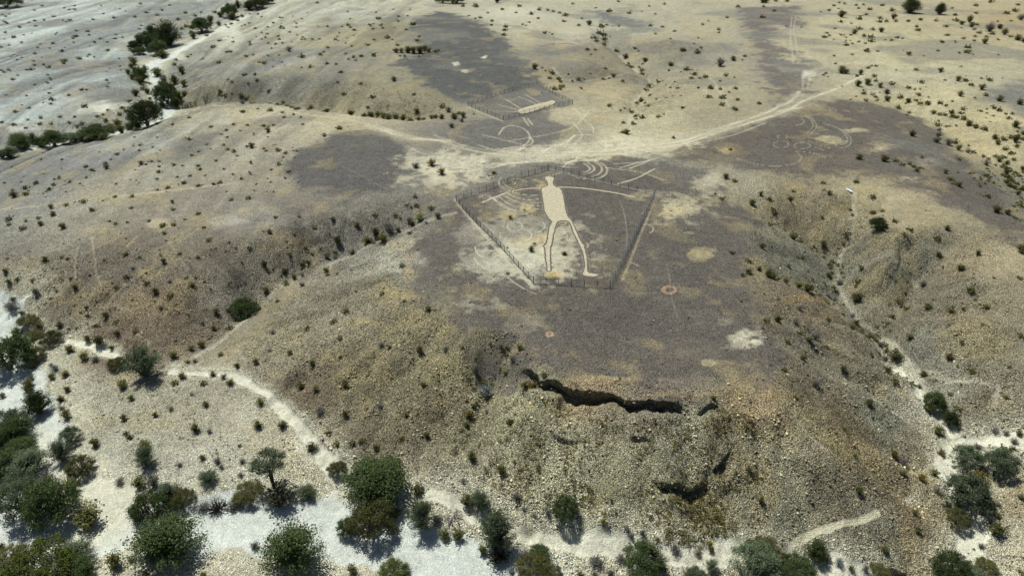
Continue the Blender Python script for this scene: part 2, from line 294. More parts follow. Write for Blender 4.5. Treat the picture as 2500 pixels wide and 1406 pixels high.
# ------------------------------------------------------------------ colours of the ground, sampled at places in the photograph
def c255(r, g, b):
    l = .3*r+.55*g+.15*b; r, g, b = (l+(q-l)*.76 for q in (r, g, b))
    return tuple(.2*((((q/255) ** 2.2)/1.22*k)/.2)**1.14 for q, k in zip((r, g, b), (.925, .990, .985)))
TAN = c255(186,174,144); PAVE = c255(120,111,101); BROWN = c255(150,133,108); GREY = c255(176,180,172); WASHC = c255(198,198,187)
OLIVE = c255(150,142,112); SAND = c255(204,186,153); CREAM = c255(205,194,164); YEL = c255(196,172,118); WASH2 = c255(206,198,174); DGREY = c255(138,137,130)
TONES = [
 (60,60,GREY),(250,40,GREY),(150,200,GREY),(280,150,GREY),(60,270,GREY),(250,270,c255(176,172,156)),(400,40,c255(160,160,152)),(620,60,c255(178,172,152)),(750,40,c255(172,168,150)),
 (650,130,c255(178,172,152)),(850,110,c255(160,150,120)),(760,200,c255(150,140,118)),(950,80,c255(150,140,112)),(900,220,c255(158,148,118)),(1020,230,c255(150,140,112)),(580,160,c255(172,168,150)),
 (600,205,c255(150,142,120)),(480,290,c255(182,172,146)),(650,280,c255(186,172,142)),(850,290,c255(190,174,142)),(350,340,c255(176,172,156)),(150,400,c255(150,148,142)),(400,400,c255(178,168,142)),(60,450,c255(160,158,148)),
 (550,370,c255(178,166,138)),(250,470,c255(182,168,136)),(650,440,c255(176,160,130)),(500,480,c255(158,144,122)),(750,500,c255(150,136,116)),(620,530,c255(168,156,136)),(150,560,c255(168,156,132)),(60,520,c255(170,164,148)),
 (300,620,BROWN),(500,620,BROWN),(700,580,c255(146,134,116)),(150,720,BROWN),(400,760,c255(146,126,104)),(300,820,c255(146,126,104)),(550,700,c255(150,138,114)),(850,550,c255(148,138,120)),
 (780,700,c255(170,156,124)),(650,820,c255(166,152,122)),(900,720,c255(176,160,122)),(950,640,c255(186,176,150)),(1000,780,c255(160,146,112)),(850,900,c255(150,136,106)),(1000,1000,c255(146,134,104)),(750,980,c255(146,128,102)),(900,1080,c255(142,128,102)),
 (1100,900,c255(158,146,110)),(1100,1050,c255(146,138,108)),(250,950,c255(182,172,146)),(450,1000,c255(176,166,140)),(600,1060,c255(190,178,150)),(300,1080,c255(182,174,150)),(500,1130,c255(194,186,162)),(730,1080,c255(208,192,158)),(830,1180,c255(214,200,168)),
 (150,870,c255(188,178,150)),(250,1180,c255(200,194,172)),(400,1210,c255(206,200,180)),(650,1200,c255(202,194,168)),(300,1360,c255(200,190,160)),(600,1380,c255(182,172,146)),(900,1220,c255(214,204,176)),(1150,1260,c255(212,200,168)),(1400,1320,c255(214,206,180)),(1550,1360,c255(208,198,168)),(1300,1390,c255(206,196,166)),
 (1250,1000,c255(164,156,122)),(1400,1050,c255(160,152,122)),(1550,1100,c255(156,148,116)),(1300,1150,c255(152,144,112)),(1500,1200,c255(150,142,108)),(1650,1060,c255(156,150,122)),(1750,1100,c255(146,136,108)),(1700,1250,c255(150,138,104)),(1850,1150,c255(146,138,112)),(1900,1250,c255(142,136,112)),(1500,1290,c255(168,160,130)),(1350,1230,c255(156,148,116)),
 (1950,1000,c255(156,140,106)),(2050,1050,c255(150,132,100)),(2000,950,c255(154,138,106)),(2150,1130,c255(154,136,104)),(2200,1250,c255(164,142,108)),(2150,1020,c255(152,146,124)),(2100,1330,c255(150,142,118)),(2250,1320,c255(160,142,108)),(2230,1180,c255(182,166,130)),(1980,850,c255(148,134,106)),(2080,900,c255(158,144,112)),(1920,720,c255(164,142,106)),
 (1950,620,c255(146,140,116)),(2050,650,c255(148,142,118)),(2000,780,c255(160,138,104)),(2120,640,c255(158,146,116)),(2230,640,c255(146,140,116)),(2300,700,c255(162,146,114)),(2400,640,c255(170,152,118)),(2400,780,c255(160,144,114)),(2450,870,c255(148,138,112)),(2300,860,c255(164,156,132)),(2420,980,c255(158,146,118)),(2300,960,c255(190,180,150)),(2440,1080,c255(182,172,144)),(2450,1200,c255(182,166,134)),(2440,1340,c255(196,182,150)),
 (2100,480,c255(176,160,124)),(2250,450,c255(170,152,122)),(1980,480,c255(168,150,118)),(2250,540,c255(178,160,124)),(2460,620,c255(180,162,128)),(2450,500,c255(150,146,124)),(2350,420,c255(150,144,120)),(1650,470,c255(150,138,122)),(1760,450,c255(180,168,138)),
 (1450,230,c255(188,170,132)),(1500,330,c255(196,182,148)),(1600,280,c255(192,178,142)),(1650,230,c255(182,168,136)),(1750,270,c255(170,156,128)),(1450,120,c255(160,144,116)),(1400,170,c255(164,148,118)),(1350,80,c255(190,178,148)),(1250,50,c255(186,178,152)),(1500,60,c255(180,172,148)),(1600,60,c255(172,164,140)),(1620,150,c255(160,150,124)),(1700,60,c255(178,164,134)),(1700,150,c255(164,154,134)),
 (1350,110,c255(172,160,132)),(1380,250,c255(188,174,140)),(1150,330,c255(132,126,118)),(1300,330,c255(164,150,128)),(1420,330,c255(166,154,130)),(1100,470,c255(140,132,120)),
 (2050,60,c255(190,176,138)),(2150,100,c255(192,178,138)),(2250,150,c255(192,178,138)),(2350,60,c255(182,166,130)),(2450,60,c255(176,154,116)),(2300,230,c255(200,184,142)),(2400,200,c255(184,172,142)),(2450,290,c255(200,182,138)),(2200,190,c255(190,178,146)),(2200,250,c255(186,172,134)),(2400,350,c255(194,176,134)),(1900,60,c255(160,150,132)),(2000,120,c255(186,172,140)),(1850,180,c255(166,154,132)),(1760,190,c255(180,166,132)),(2480,230,c255(150,142,126)),(2060,290,c255(140,130,118)),
 (1900,350,PAVE),(1200,620,c255(150,142,130)),(1300,450,c255(142,132,120)),(1600,600,PAVE),(1500,800,PAVE),(1300,760,PAVE),(1600,930,c255(140,124,108)),(1450,925,c255(160,138,106)),(1850,970,c255(162,138,104)),(1080,680,c255(132,124,112)),
]
PAVES = [  # dark varnished desert pavement: outline, colour, softness in metres
 ([(1010,590),(1060,540),(1100,500),(1150,475),(1200,455),(1290,425),(1400,395),(1500,385),(1640,385),(1740,440),(1830,510),(1850,580),(1800,640),(1850,720),(1880,800),(1885,900),(1790,965),(1600,955),(1400,915),(1290,880),(1170,840),(1100,760),(1030,680)], c255(117,108,99), 3),
 ([(700,385),(800,335),(830,322),(905,322),(990,350),(985,430),(965,470),(850,478),(740,462),(695,430)], c255(114,108,104), 2.2),
 ([(1000,60),(1060,28),(1120,35),(1190,65),(1245,110),(1285,160),(1315,205),(1300,240),(1180,255),(1100,245),(1020,190),(960,155),(1040,125),(1010,90)], c255(104,103,102), 3),
 ([(1130,245),(1180,235),(1310,200),(1390,250),(1330,285),(1400,320),(1330,360),(1180,370),(1090,350),(1105,300),(1220,290),(1160,260)], c255(128,122,114), 2.5),
 ([(1650,375),(1800,325),(1920,283),(2050,243),(2130,250),(2250,280),(2300,330),(2400,420),(2500,525),(2520,620),(2410,565),(2290,485),(2150,430),(2050,425),(1990,440),(1900,425),(1780,405),(1700,395)], c255(119,109,99), 3),
 ([(1800,20),(1950,15),(1960,60),(1900,70),(1880,110),(1960,130),(1975,165),(1880,160),(1990,190),(1965,235),(1890,255),(1865,190),(1835,100)], c255(124,115,110), 4),
 ([(2420,225),(2500,200),(2510,270),(2450,250)], c255(140,134,126), 5),
 ([(1420,25),(1490,30),(1570,60),(1560,75),(1480,55)], c255(126,122,118), 5),
 ([(1280,115),(1400,105),(1430,125),(1330,140)], c255(140,132,120), 5),
 ([(0,395),(150,378),(330,372),(300,395),(130,430),(0,460)], c255(144,142,138), 3),
 ([(0,140),(200,60),(420,8),(560,0),(420,45),(240,110),(120,155),(0,190)], c255(146,147,142), 4),
 ([(0,215),(150,160),(330,135),(300,170),(130,210),(0,255)], c255(146,147,142), 4),
 ([(560,180),(700,130),(820,112),(700,160),(600,195)], c255(148,144,134), 4),
]
PATCHES = [ (740,1080,40,60,c255(206,200,178),.8),(860,1190,90,40,c255(206,200,178),.8),(220,1130,60,40,c255(206,196,166),.7),(190,1010,30,50,c255(196,188,162),.7),(620,1010,50,50,c255(196,188,164),.6),(620,940,40,14,c255(200,190,164),.8),(250,850,60,16,c255(210,198,168),.8),(330,1350,80,30,c255(206,200,178),.7),(500,1160,90,30,c255(200,192,166),.6),(1000,1230,120,24,c255(214,202,170),.8),(1330,1310,70,14,c255(216,204,172),.8),(1250,1330,70,20,c255(210,196,160),.6),(1500,1345,140,16,c255(214,204,174),.7),(2240,1130,50,30,c255(200,184,146),.5),(2400,1150,70,60,c255(204,194,162),.6),(2420,1380,60,40,c255(210,196,164),.7),(2350,1120,60,30,c255(212,204,176),.7),(540,880,30,20,c255(200,186,150),.5),(560,920,40,10,c255(206,196,166),.7),
 # pale bare soil: centre, half width and height in photo pixels, colour, strength
 (1090,402,105,36,CREAM,.85),(1080,430,70,25,c255(200,184,152),.8),(1290,382,160,18,CREAM,.65),(1450,364,130,18,CREAM,.6),(1570,350,110,26,CREAM,.6),(1660,340,60,26,TAN,.7),(1660,510,85,34,c255(192,178,142),.9),(1640,520,40,14,YEL,.5),
 (1270,570,110,55,c255(178,168,144),.75),(1290,640,85,48,c255(202,194,166),.95),(1390,610,70,60,c255(194,182,152),.85),(1200,650,80,62,c255(186,176,150),.8),(1150,575,60,35,c255(172,162,140),.6),(1240,500,60,30,c255(170,158,134),.5),(1820,822,42,20,CREAM,1),(1845,833,26,12,CREAM,1),(1730,885,18,8,c255(196,178,132),.9),(1770,785,26,10,c255(160,148,126),.6),
 (1720,620,46,14,c255(190,170,122),.8),(1285,790,40,25,c255(162,150,124),.7),(1680,855,60,22,c255(140,126,108),.5),(1183,141,8,6,c255(216,206,180),1),(1113,157,9,5,c255(208,196,168),1),(1134,174,8,4.5,c255(208,196,168),1),(1150,172,14,5,YEL,.5),
 (2028,340,32,11,c255(196,178,132),.9),(2078,319,20,6,c255(196,180,140),.8),(2112,317,16,6,c255(190,174,138),.7),(2152,363,32,10,c255(186,170,136),.9),(2262,395,30,16,c255(172,158,132),.6),(2216,436,32,10,c255(190,174,134),.9),(1772,368,18,9,YEL,.7),(1724,445,44,26,c255(194,180,148),.9),
 (1940,142,56,11,c255(196,180,140),.8),(1972,182,18,9,c255(206,196,168),.95),(1900,64,30,8,c255(186,170,134),.7),(1350,565,22,9,c255(160,150,136),.4),(1286,512,18,9,YEL,.8),(1243,528,22,12,c255(186,164,112),.7),(1322,452,26,16,c255(198,172,112),.8),(1350,672,26,9,c255(198,166,96),.8),(1290,590,40,14,c255(188,166,116),.6),(1325,580,24,10,YEL,.6),(1480,290,30,10,c255(190,166,136),.4),(1560,478,26,14,c255(180,164,128),.7),(1605,478,20,8,c255(170,156,130),.6),
 (560,80,30,22,c255(206,200,180),.9),(440,140,16,9,WASH2,.8),(240,262,70,12,c255(206,200,180),.8),(250,262,20,14,c255(206,200,180),.8),(60,315,120,9,c255(206,200,178),.8),(230,327,120,8,c255(190,184,166),.8),(1400,85,50,26,c255(196,184,156),.7),(1250,30,80,14,c255(198,190,164),.7),(380,545,26,12,c255(192,174,142),.8),(560,540,45,14,c255(180,172,156),.7),(220,560,40,12,c255(192,172,130),.6),(350,660,22,12,c255(186,162,114),.6),
 (2190,480,60,18,c255(186,168,130),.7),(1380,278,50,18,c255(188,174,140),.7),(1290,96,14,10,c255(196,172,120),.7),(1370,115,26,8,c255(190,164,120),.6),(1500,345,50,16,c255(204,190,158),.7),(1300,225,20,9,c255(180,160,118),.6),(1420,250,30,30,c255(188,172,136),.6),(1180,600,24,12,c255(190,180,160),.6),
 (2225,1215,26,9,c255(206,196,168),.8),(1300,975,18,12,c255(186,150,86),.4),(980,600,50,30,c255(196,184,148),.7),(935,640,40,16,c255(204,198,178),.7),(950,720,60,14,c255(196,172,116),.6),(870,780,50,12,c255(194,170,114),.6),(1085,800,40,14,c255(176,154,104),.5),(1080,870,50,14,c255(190,168,112),.5),(1000,660,16,40,c255(186,158,108),.5),(960,590,30,10,c255(188,158,112),.5),
 (1470,925,120,10,c255(190,164,120),.7),(1700,965,160,9,c255(170,144,104),.7),(1890,965,60,12,c255(176,146,104),.7),(1990,725,70,10,c255(190,154,104),.75),(2000,760,60,16,c255(176,140,98),.5),
]
def ell(cx, cy, rx, ry, a0=0, a1=360, n=30):
    return [(cx+rx*math.cos(math.radians(a0+(a1-a0)*k/n)), cy-ry*math.sin(math.radians(a0+(a1-a0)*k/n))) for k in range(n+1)]
H4 = lambda P: crop(P, 1080, 370, 4.018); H2 = lambda P: crop(P, 833, 0); H3 = lambda P: crop(P, 1666, 0); L4 = lambda P: crop(P, 0, 468); H5 = lambda P: crop(P, 833, 468); H6 = lambda P: crop(P, 1666, 468); L7 = lambda P: crop(P, 0, 936); H9 = lambda P: crop(P, 1666, 936); H55 = lambda P: crop(P, 1100, 180, 5.625)
HUMAN = [(1004,254),(1022,242),(1050,246),(1086,250),(1096,264),(1090,284),(1086,305),(1092,332),(1120,350),(1150,358),(1168,385),(1183,430),(1192,480),(1200,530),(1212,590),(1232,640),(1260,668),(1288,710),(1312,765),(1333,815),(1358,868),(1383,903),(1398,922),(1393,942),(1402,962),(1415,1010),(1422,1060),(1425,1120),(1422,1178),(1450,1193),(1490,1199),(1525,1206),(1522,1217),(1480,1226),(1430,1223),(1385,1214),(1368,1202),(1388,1175),(1393,1120),(1388,1060),(1376,1000),(1353,940),(1333,900),(1305,840),(1280,790),(1262,740),(1245,702),(1222,684),(1180,679),(1145,687),(1125,705),(1112,740),(1100,790),(1088,840),(1080,890),(1069,930),(1063,980),(1061,1040),(1063,1100),(1065,1165),(1045,1172),(1025,1168),(1020,1110),(1010,1050),(1008,990),(1000,945),(992,926),(1010,905),(1022,880),(1032,830),(1037,780),(1050,730),(1075,690),(1050,665),(1020,620),(1000,575),(992,520),(986,470),(980,420),(972,368),(1000,350),(1028,338),(1036,320),(1026,296),(1008,275)]
def slim(P):                                           # the raked bank takes a little off each edge, most along the legs
    P = np.array(P, float); Q = np.vstack([P[-1:], P, P[:1]]); d = Q[2:]-Q[:-2]; d /= np.hypot(d[:, 0], d[:, 1])[:, None]; n = np.c_[-d[:, 1], d[:, 0]]
    k = np.where((P[:, 1] > 700) & (P[:, 1] < 1172), 7.5, np.where(P[:, 1] >= 1172, 1.0, 2.5)); s = 1 if poly_sdf((P+n)[:1, 0], (P+n)[:1, 1], [tuple(q) for q in P])[0] > 0 else -1
    return [tuple(q) for q in P+s*n*k[:, None]]
HUMAN = slim(HUMAN)
BEAST = [(915,522),(940,496),(1000,471),(1090,446),(1180,421),(1260,403),(1330,386),(1385,368),(1415,372),(1440,395),(1410,425),(1360,446),(1290,466),(1220,491),(1150,516),(1080,536),(1010,549),(950,546)]
SOFT = [(H4(HUMAN), c255(176,162,136), .30), (H55(BEAST), c255(176,162,136), .35)]   # trodden soil round the scraped figures
T = []   # scraped or driven lines: points, half width in metres, colour, strength
def tr(P, w=.26, c=CREAM, s=.78): T.append((P, w, c, s))
for P in ([(1185,935),(1230,918),(1290,925),(1345,950),(1375,990),(1370,1030),(1335,1065),(1275,1100)],[(1150,985),(1185,935)],[(1340,1060),(1250,1078),(1130,1090)],
  [(1380,1000),(1400,1040),(1340,1075),(1300,1100)],[(1460,1125),(1520,1085),(1590,1068),(1660,1075),(1710,1095),(1730,1130),(1715,1165),(1680,1180),(1640,1200),(1620,1225)],
  [(1420,1125),(1490,1095),(1570,1058),(1660,1060),(1730,1090),(1762,1125)],[(1640,1195),(1700,1170),(1780,1160),(1860,1176),(1920,1205),(1943,1240),(1930,1275),(1890,1300),(1830,1312)],
  [(1700,1180),(1800,1172),(1880,1198),(1905,1235),(1885,1270),(1830,1290)],[(1800,1190),(1840,1215),(1848,1240),(1815,1265),(1770,1275)],[(1770,1195),(1810,1220),(1816,1240),(1790,1255),(1765,1258)],
  [(1620,1225),(1730,1225)],[(1600,1060),(1660,1020),(1710,985)],[(1640,1050),(1700,1000),(1720,990),(1800,985),(1880,1005),(1930,1050),(1935,1090),(1890,1110)],[(1700,800),(1740,830),(1760,870),(1830,920),(1845,975)],
  [(2040,1225),(2150,1195),(2230,1175)],[(2110,1230),(2260,1172)],[(2020,1342),(2150,1305),(2250,1255),(2290,1235)],[(1330,860),(1370,920)],[(1360,865),(1400,915)],
  [(1000,1060),(1100,1090),(1250,1120),(1400,1125)],[(1000,1180),(1200,1200),(1400,1170),(1600,1150)],[(1060,1240),(1200,1205),(1350,1190),(1560,1160)]): tr(H2(P))
for P in ([(560,300),(590,345),(640,375),(700,382)],[(575,255),(552,310),(580,360),(640,392)],[(600,310),(640,350),(720,375)],[(660,285),(720,265),(790,280),(830,300)],[(690,300),(720,295),(705,320)],
  [(495,455),(560,500),(640,550),(720,590)],[(640,410),(720,450),(850,475),(940,465)],[(600,430),(700,480),(830,520),(980,540)],[(560,440),(640,510),(760,550),(985,570)],[(500,460),(560,520),(660,570),(780,580)],[(690,400),(780,420),(930,430)],
  [(370,445),(420,430),(480,450),(420,485),(370,500)],[(540,450),(470,470),(400,500)],[(1240,215),(1330,258),(1400,268),(1460,272)],[(1035,240),(1110,225),(1180,205)],
  [(320,930),(340,1000),(420,1045),(490,1055)],[(310,1040),(360,1110),(450,1160),(560,1175),(600,1172)],[(640,1230),(740,1310),(830,1360),(930,1400)],
  ell(710,735,75,45),ell(720,820,155,70,-100,60),ell(720,820,155,70,160,200),ell(900,730,105,60,-90,40),ell(1150,790,45,30,-80,120),ell(1990,760,80,45,-60,110),ell(1180,708,35,10),ell(1405,920,25,24,-60,80)): tr(H4(P), .14, CREAM, .75)
for P in ([(730,915),(850,915),(890,885),(860,860)],[(920,840),(960,880),(980,930),(940,975)],[(900,845),(945,885),(950,930),(910,970)],[(1030,900),(1150,945),(1225,1000),(1220,1060),(1130,1085),(1020,1070),(920,1030)],[(1040,905),(1130,935),(1200,1000),(1190,1050),(1120,1065)],
  ell(720,1055,55,25),ell(875,1065,60,22),[(970,1075),(1040,1100),(1000,1085)],[(830,1105),(870,1150),(830,1190),(720,1212),(600,1210),(480,1185),(400,1160)],[(850,1105),(960,1120),(1050,1150)],ell(1100,808,25,15),ell(730,1000,35,15),[(570,1300),(565,1400)],[(605,1310),(600,1400)],[(180,950),(230,920),(290,925)]): tr(H3(P), .16, CREAM, .5)
for P in ([(800,130),(790,220),(790,300),(805,400),(812,470)],[(828,130),(812,220),(828,300),(838,400)],[(930,560),(915,640)],[(880,560),(880,660)]): tr(H3(P), .5, c255(186,172,146), .6)
for P in ([(2380,530),(2400,640),(2410,760),(2460,920)],[(2240,625),(2400,625)],[(2150,745),(2300,738)],[(1880,0),(2000,10),(2120,40)],[(2290,700),(2340,690)]): tr(H5(P), .14, c255(170,150,124), .4)
tr(H5(ell(2397,716,45,26)), .35, c255(190,150,116), .8); tr(H5(ell(1522,1040,20,17)), .25, c255(186,152,112), .8)
for P in ([(570,400),(548,520),(545,650)],[(670,330),(690,480),(710,620),(740,690)],[(820,790),(880,840),(950,880)],[(980,1030),(1080,1090)],[(475,580),(500,700)],[(1000,330),(930,400)]): tr(L4(P), .3, c255(184,166,134), .55)
tr(H4([(1740,480),(1775,580),(1800,700),(1812,830),(1808,930)]), .12, CREAM, .35); tr(H4([(1720,325),(1850,285),(1950,240),(2050,180)]), .16, CREAM, .5); tr(H2([(0,1215),(100,1260),(210,1320),(350,1390)]), .2, c255(160,146,124), .5)
tr(H4([(125,470),(300,690),(500,920),(700,1130),(890,1325)]), .45, c255(188,174,146), .7); tr(H4([(1770,1250),(2090,460)]), .3, c255(180,160,124), .6)
tr(H4([(1060,178),(1240,222),(1460,275),(1700,330),(1950,385)]), .3, CREAM, .5); tr(H55([(240,465),(720,655)]), .35, CREAM, .6)
for P in ([(1000,395),(1100,420),(1250,400),(1350,392)],[(1010,430),(1150,405),(1300,395)],[(1060,330),(1150,360),(1260,372)],[(1180,330),(1300,355),(1440,350)],[(1240,345),(1330,330),(1400,310),(1440,270)],[(1400,300),(1420,330),(1400,356)],[(1500,400),(1570,395),(1640,375)],[(1480,410),(1560,420),(1620,440)],[(1000,365),(1080,385),(1200,388)],
  [(1640,330),(1720,318),(1800,300)],[(1700,350),(1790,330),(1870,300)],[(1380,395),(1460,388),(1540,372)]): tr(P, .3, CREAM, .6)
for P in ([(230,560),(150,640),(120,720)],[(350,520),(420,600),(470,690)],[(560,470),(480,560),(380,620)],[(2400,690),(2330,620),(2300,560)],[(2130,470),(2200,450),(2300,440)],[(560,300),(700,320),(860,330)],[(420,330),(560,350),(700,345)]): tr(P, .22, c255(182,168,138), .4)
for P in ([(640,640),(655,700),(665,745)],[(1620,1180),(1630,1160)]): pass
# small pale washes that are no roads: soft sandy threads in the gullies
for P, w in (([(1440,60),(1480,95),(1540,150),(1590,190),(1570,215),(1545,250),(1535,310)], .9), ([(1350,165),(1380,190),(1450,190),(1540,178)], .7), ([(1700,60),(1760,80)], .5), ([(1730,190),(1780,260)], .7), ([(2080,200),(2130,165),(2150,125)], .5), ([(2330,60),(2400,80),(2500,110)], .9),
  ([(2060,595),(2055,640),(2070,700),(2110,750),(2150,785),(2220,860),(2300,920),(2400,930),(2460,980)], .7), ([(2190,735),(2160,775)], .5), ([(2085,470),(2090,530),(2060,600)], .7),
  ([(1110,520),(1020,545),(940,565),(860,610),(760,650),(680,690),(560,800),(480,860),(430,890)], .9), ([(1540,640),(1560,650)], .2), ([(2175,810),(2230,880),(2250,940)], .9), ([(2130,790),(2180,850),(2190,920),(2250,1000),(2320,1060)], .8), ([(2220,860),(2250,920),(2300,1000)], .7), ([(2150,785),(2220,850),(2300,910),(2370,930)], .5), ([(2200,880),(2230,930),(2290,990)], .9), ([(2440,940),(2430,1000),(2450,1060)], .4), ([(2020,1100),(1980,1060),(1930,1000)], .4), ([(580,850),(600,890),(560,905)], .4)):
    T.append((P, w*.8, c255(196,186,160), .5))
ROADS = [(H3([(-230,1062),(0,1030),(200,965),(450,880),(640,815),(700,780),(770,755),(820,715),(850,690)]), .55), (H3([(-230,1085),(0,1052),(250,970),(500,895),(700,835),(800,790),(870,745),(1000,695),(1160,635),(1270,575),(1330,555)]), .55), (H3([(700,815),(770,800),(865,788)]), .6), (H3([(840,688),(850,670)]), .6),
  ([(1600,360),(1500,377),(1400,378),(1300,380),(1200,376),(1130,362),(1080,346),(1000,332),(930,312),(850,292),(770,283),(690,270),(620,262),(521,256)], .5, .75), ([(1590,352),(1480,368),(1380,372)], .5), (H2([(200,920),(330,960),(480,1010),(620,1020),(780,1030)]), .7),
  ([(0,511),(134,498),(300,478),(430,464),(560,450)], .4, .5), (H3([(950,520),(1100,480),(1300,457),(1600,472),(1900,497),(2200,517),(2520,533)]), .6, .5)]
FOOT = [([(1925,1338),(1935,1322),(1965,1305),(2020,1290),(2070,1277),(2115,1264),(2142,1250)], .45)]
WASH = [ # stony white channels: centre line with half widths in metres
 ([(-60,740,3.5),(0,775,4),(20,830,2.5),(0,900,3.6),(45,960,3.4),(105,1040,2.6),(115,1110,2.0),(100,1180,1.4)],WASHC),
 ([(-60,1150,3),(0,1200,2.6),(25,1270,2.2),(80,1310,2.4),(180,1318,2.6),(270,1290,2.3),(330,1262,1.9),(420,1255,1.6),(500,1275,2.8),(620,1285,3),(750,1275,3),(860,1290,2.6),(960,1320,2.6),(1080,1365,2.8),(1200,1400,3),(1300,1440,3)],WASHC),
 ([(225,1185,1.6),(280,1215,2.2),(240,1270,2)],WASH2),
 ([(420,905,.8),(560,915,.7),(640,955,.6),(730,1040,.7),(770,1090,.9),(840,1160,1.4),(930,1190,1),(1060,1205,1.2),(1200,1270,1.2),(1280,1300,1.0)],WASH2), ([(130,822,.9),(200,835,.8),(280,865,.6),(300,880,.3)],WASH2),
 ([(1260,1300,.7),(1400,1312,1.2),(1560,1335,1.5),(1700,1345,1.3),(1850,1345,1),(1960,1365,1.2),(2060,1392,1.4),(2150,1420,1.5)],WASH2),
 ([(2200,870,.5),(2240,960,.7),(2290,1010,.8),(2330,1065,1.0),(2310,1120,1.3),(2310,1160,1),(2345,1240,.9),(2385,1290,1.5),(2370,1350,1.9),(2375,1420,2.2)],WASH2), ([(2330,1075,.8),(2420,1070,.9),(2520,1080,1.5)],WASH2),
 ([(600,40,1.2),(530,75,1.2),(430,130,2),(375,155,3),(370,175,2.4),(385,205,2.2),(395,240,2.4),(405,275,2.4),(390,292,1.4),(330,310,1.6),(260,330,1.6),(170,345,1.5),(60,362,1.8),(-20,385,2)],WASHC)]

# ------------------------------------------------------------------ the sheet of ground
NR, NC = 1000, 1520
dep = np.concatenate([np.linspace(math.radians(62), math.radians(6.6), NR-60, endpoint=False), np.linspace(math.radians(6.6), math.radians(1.1), 60)])
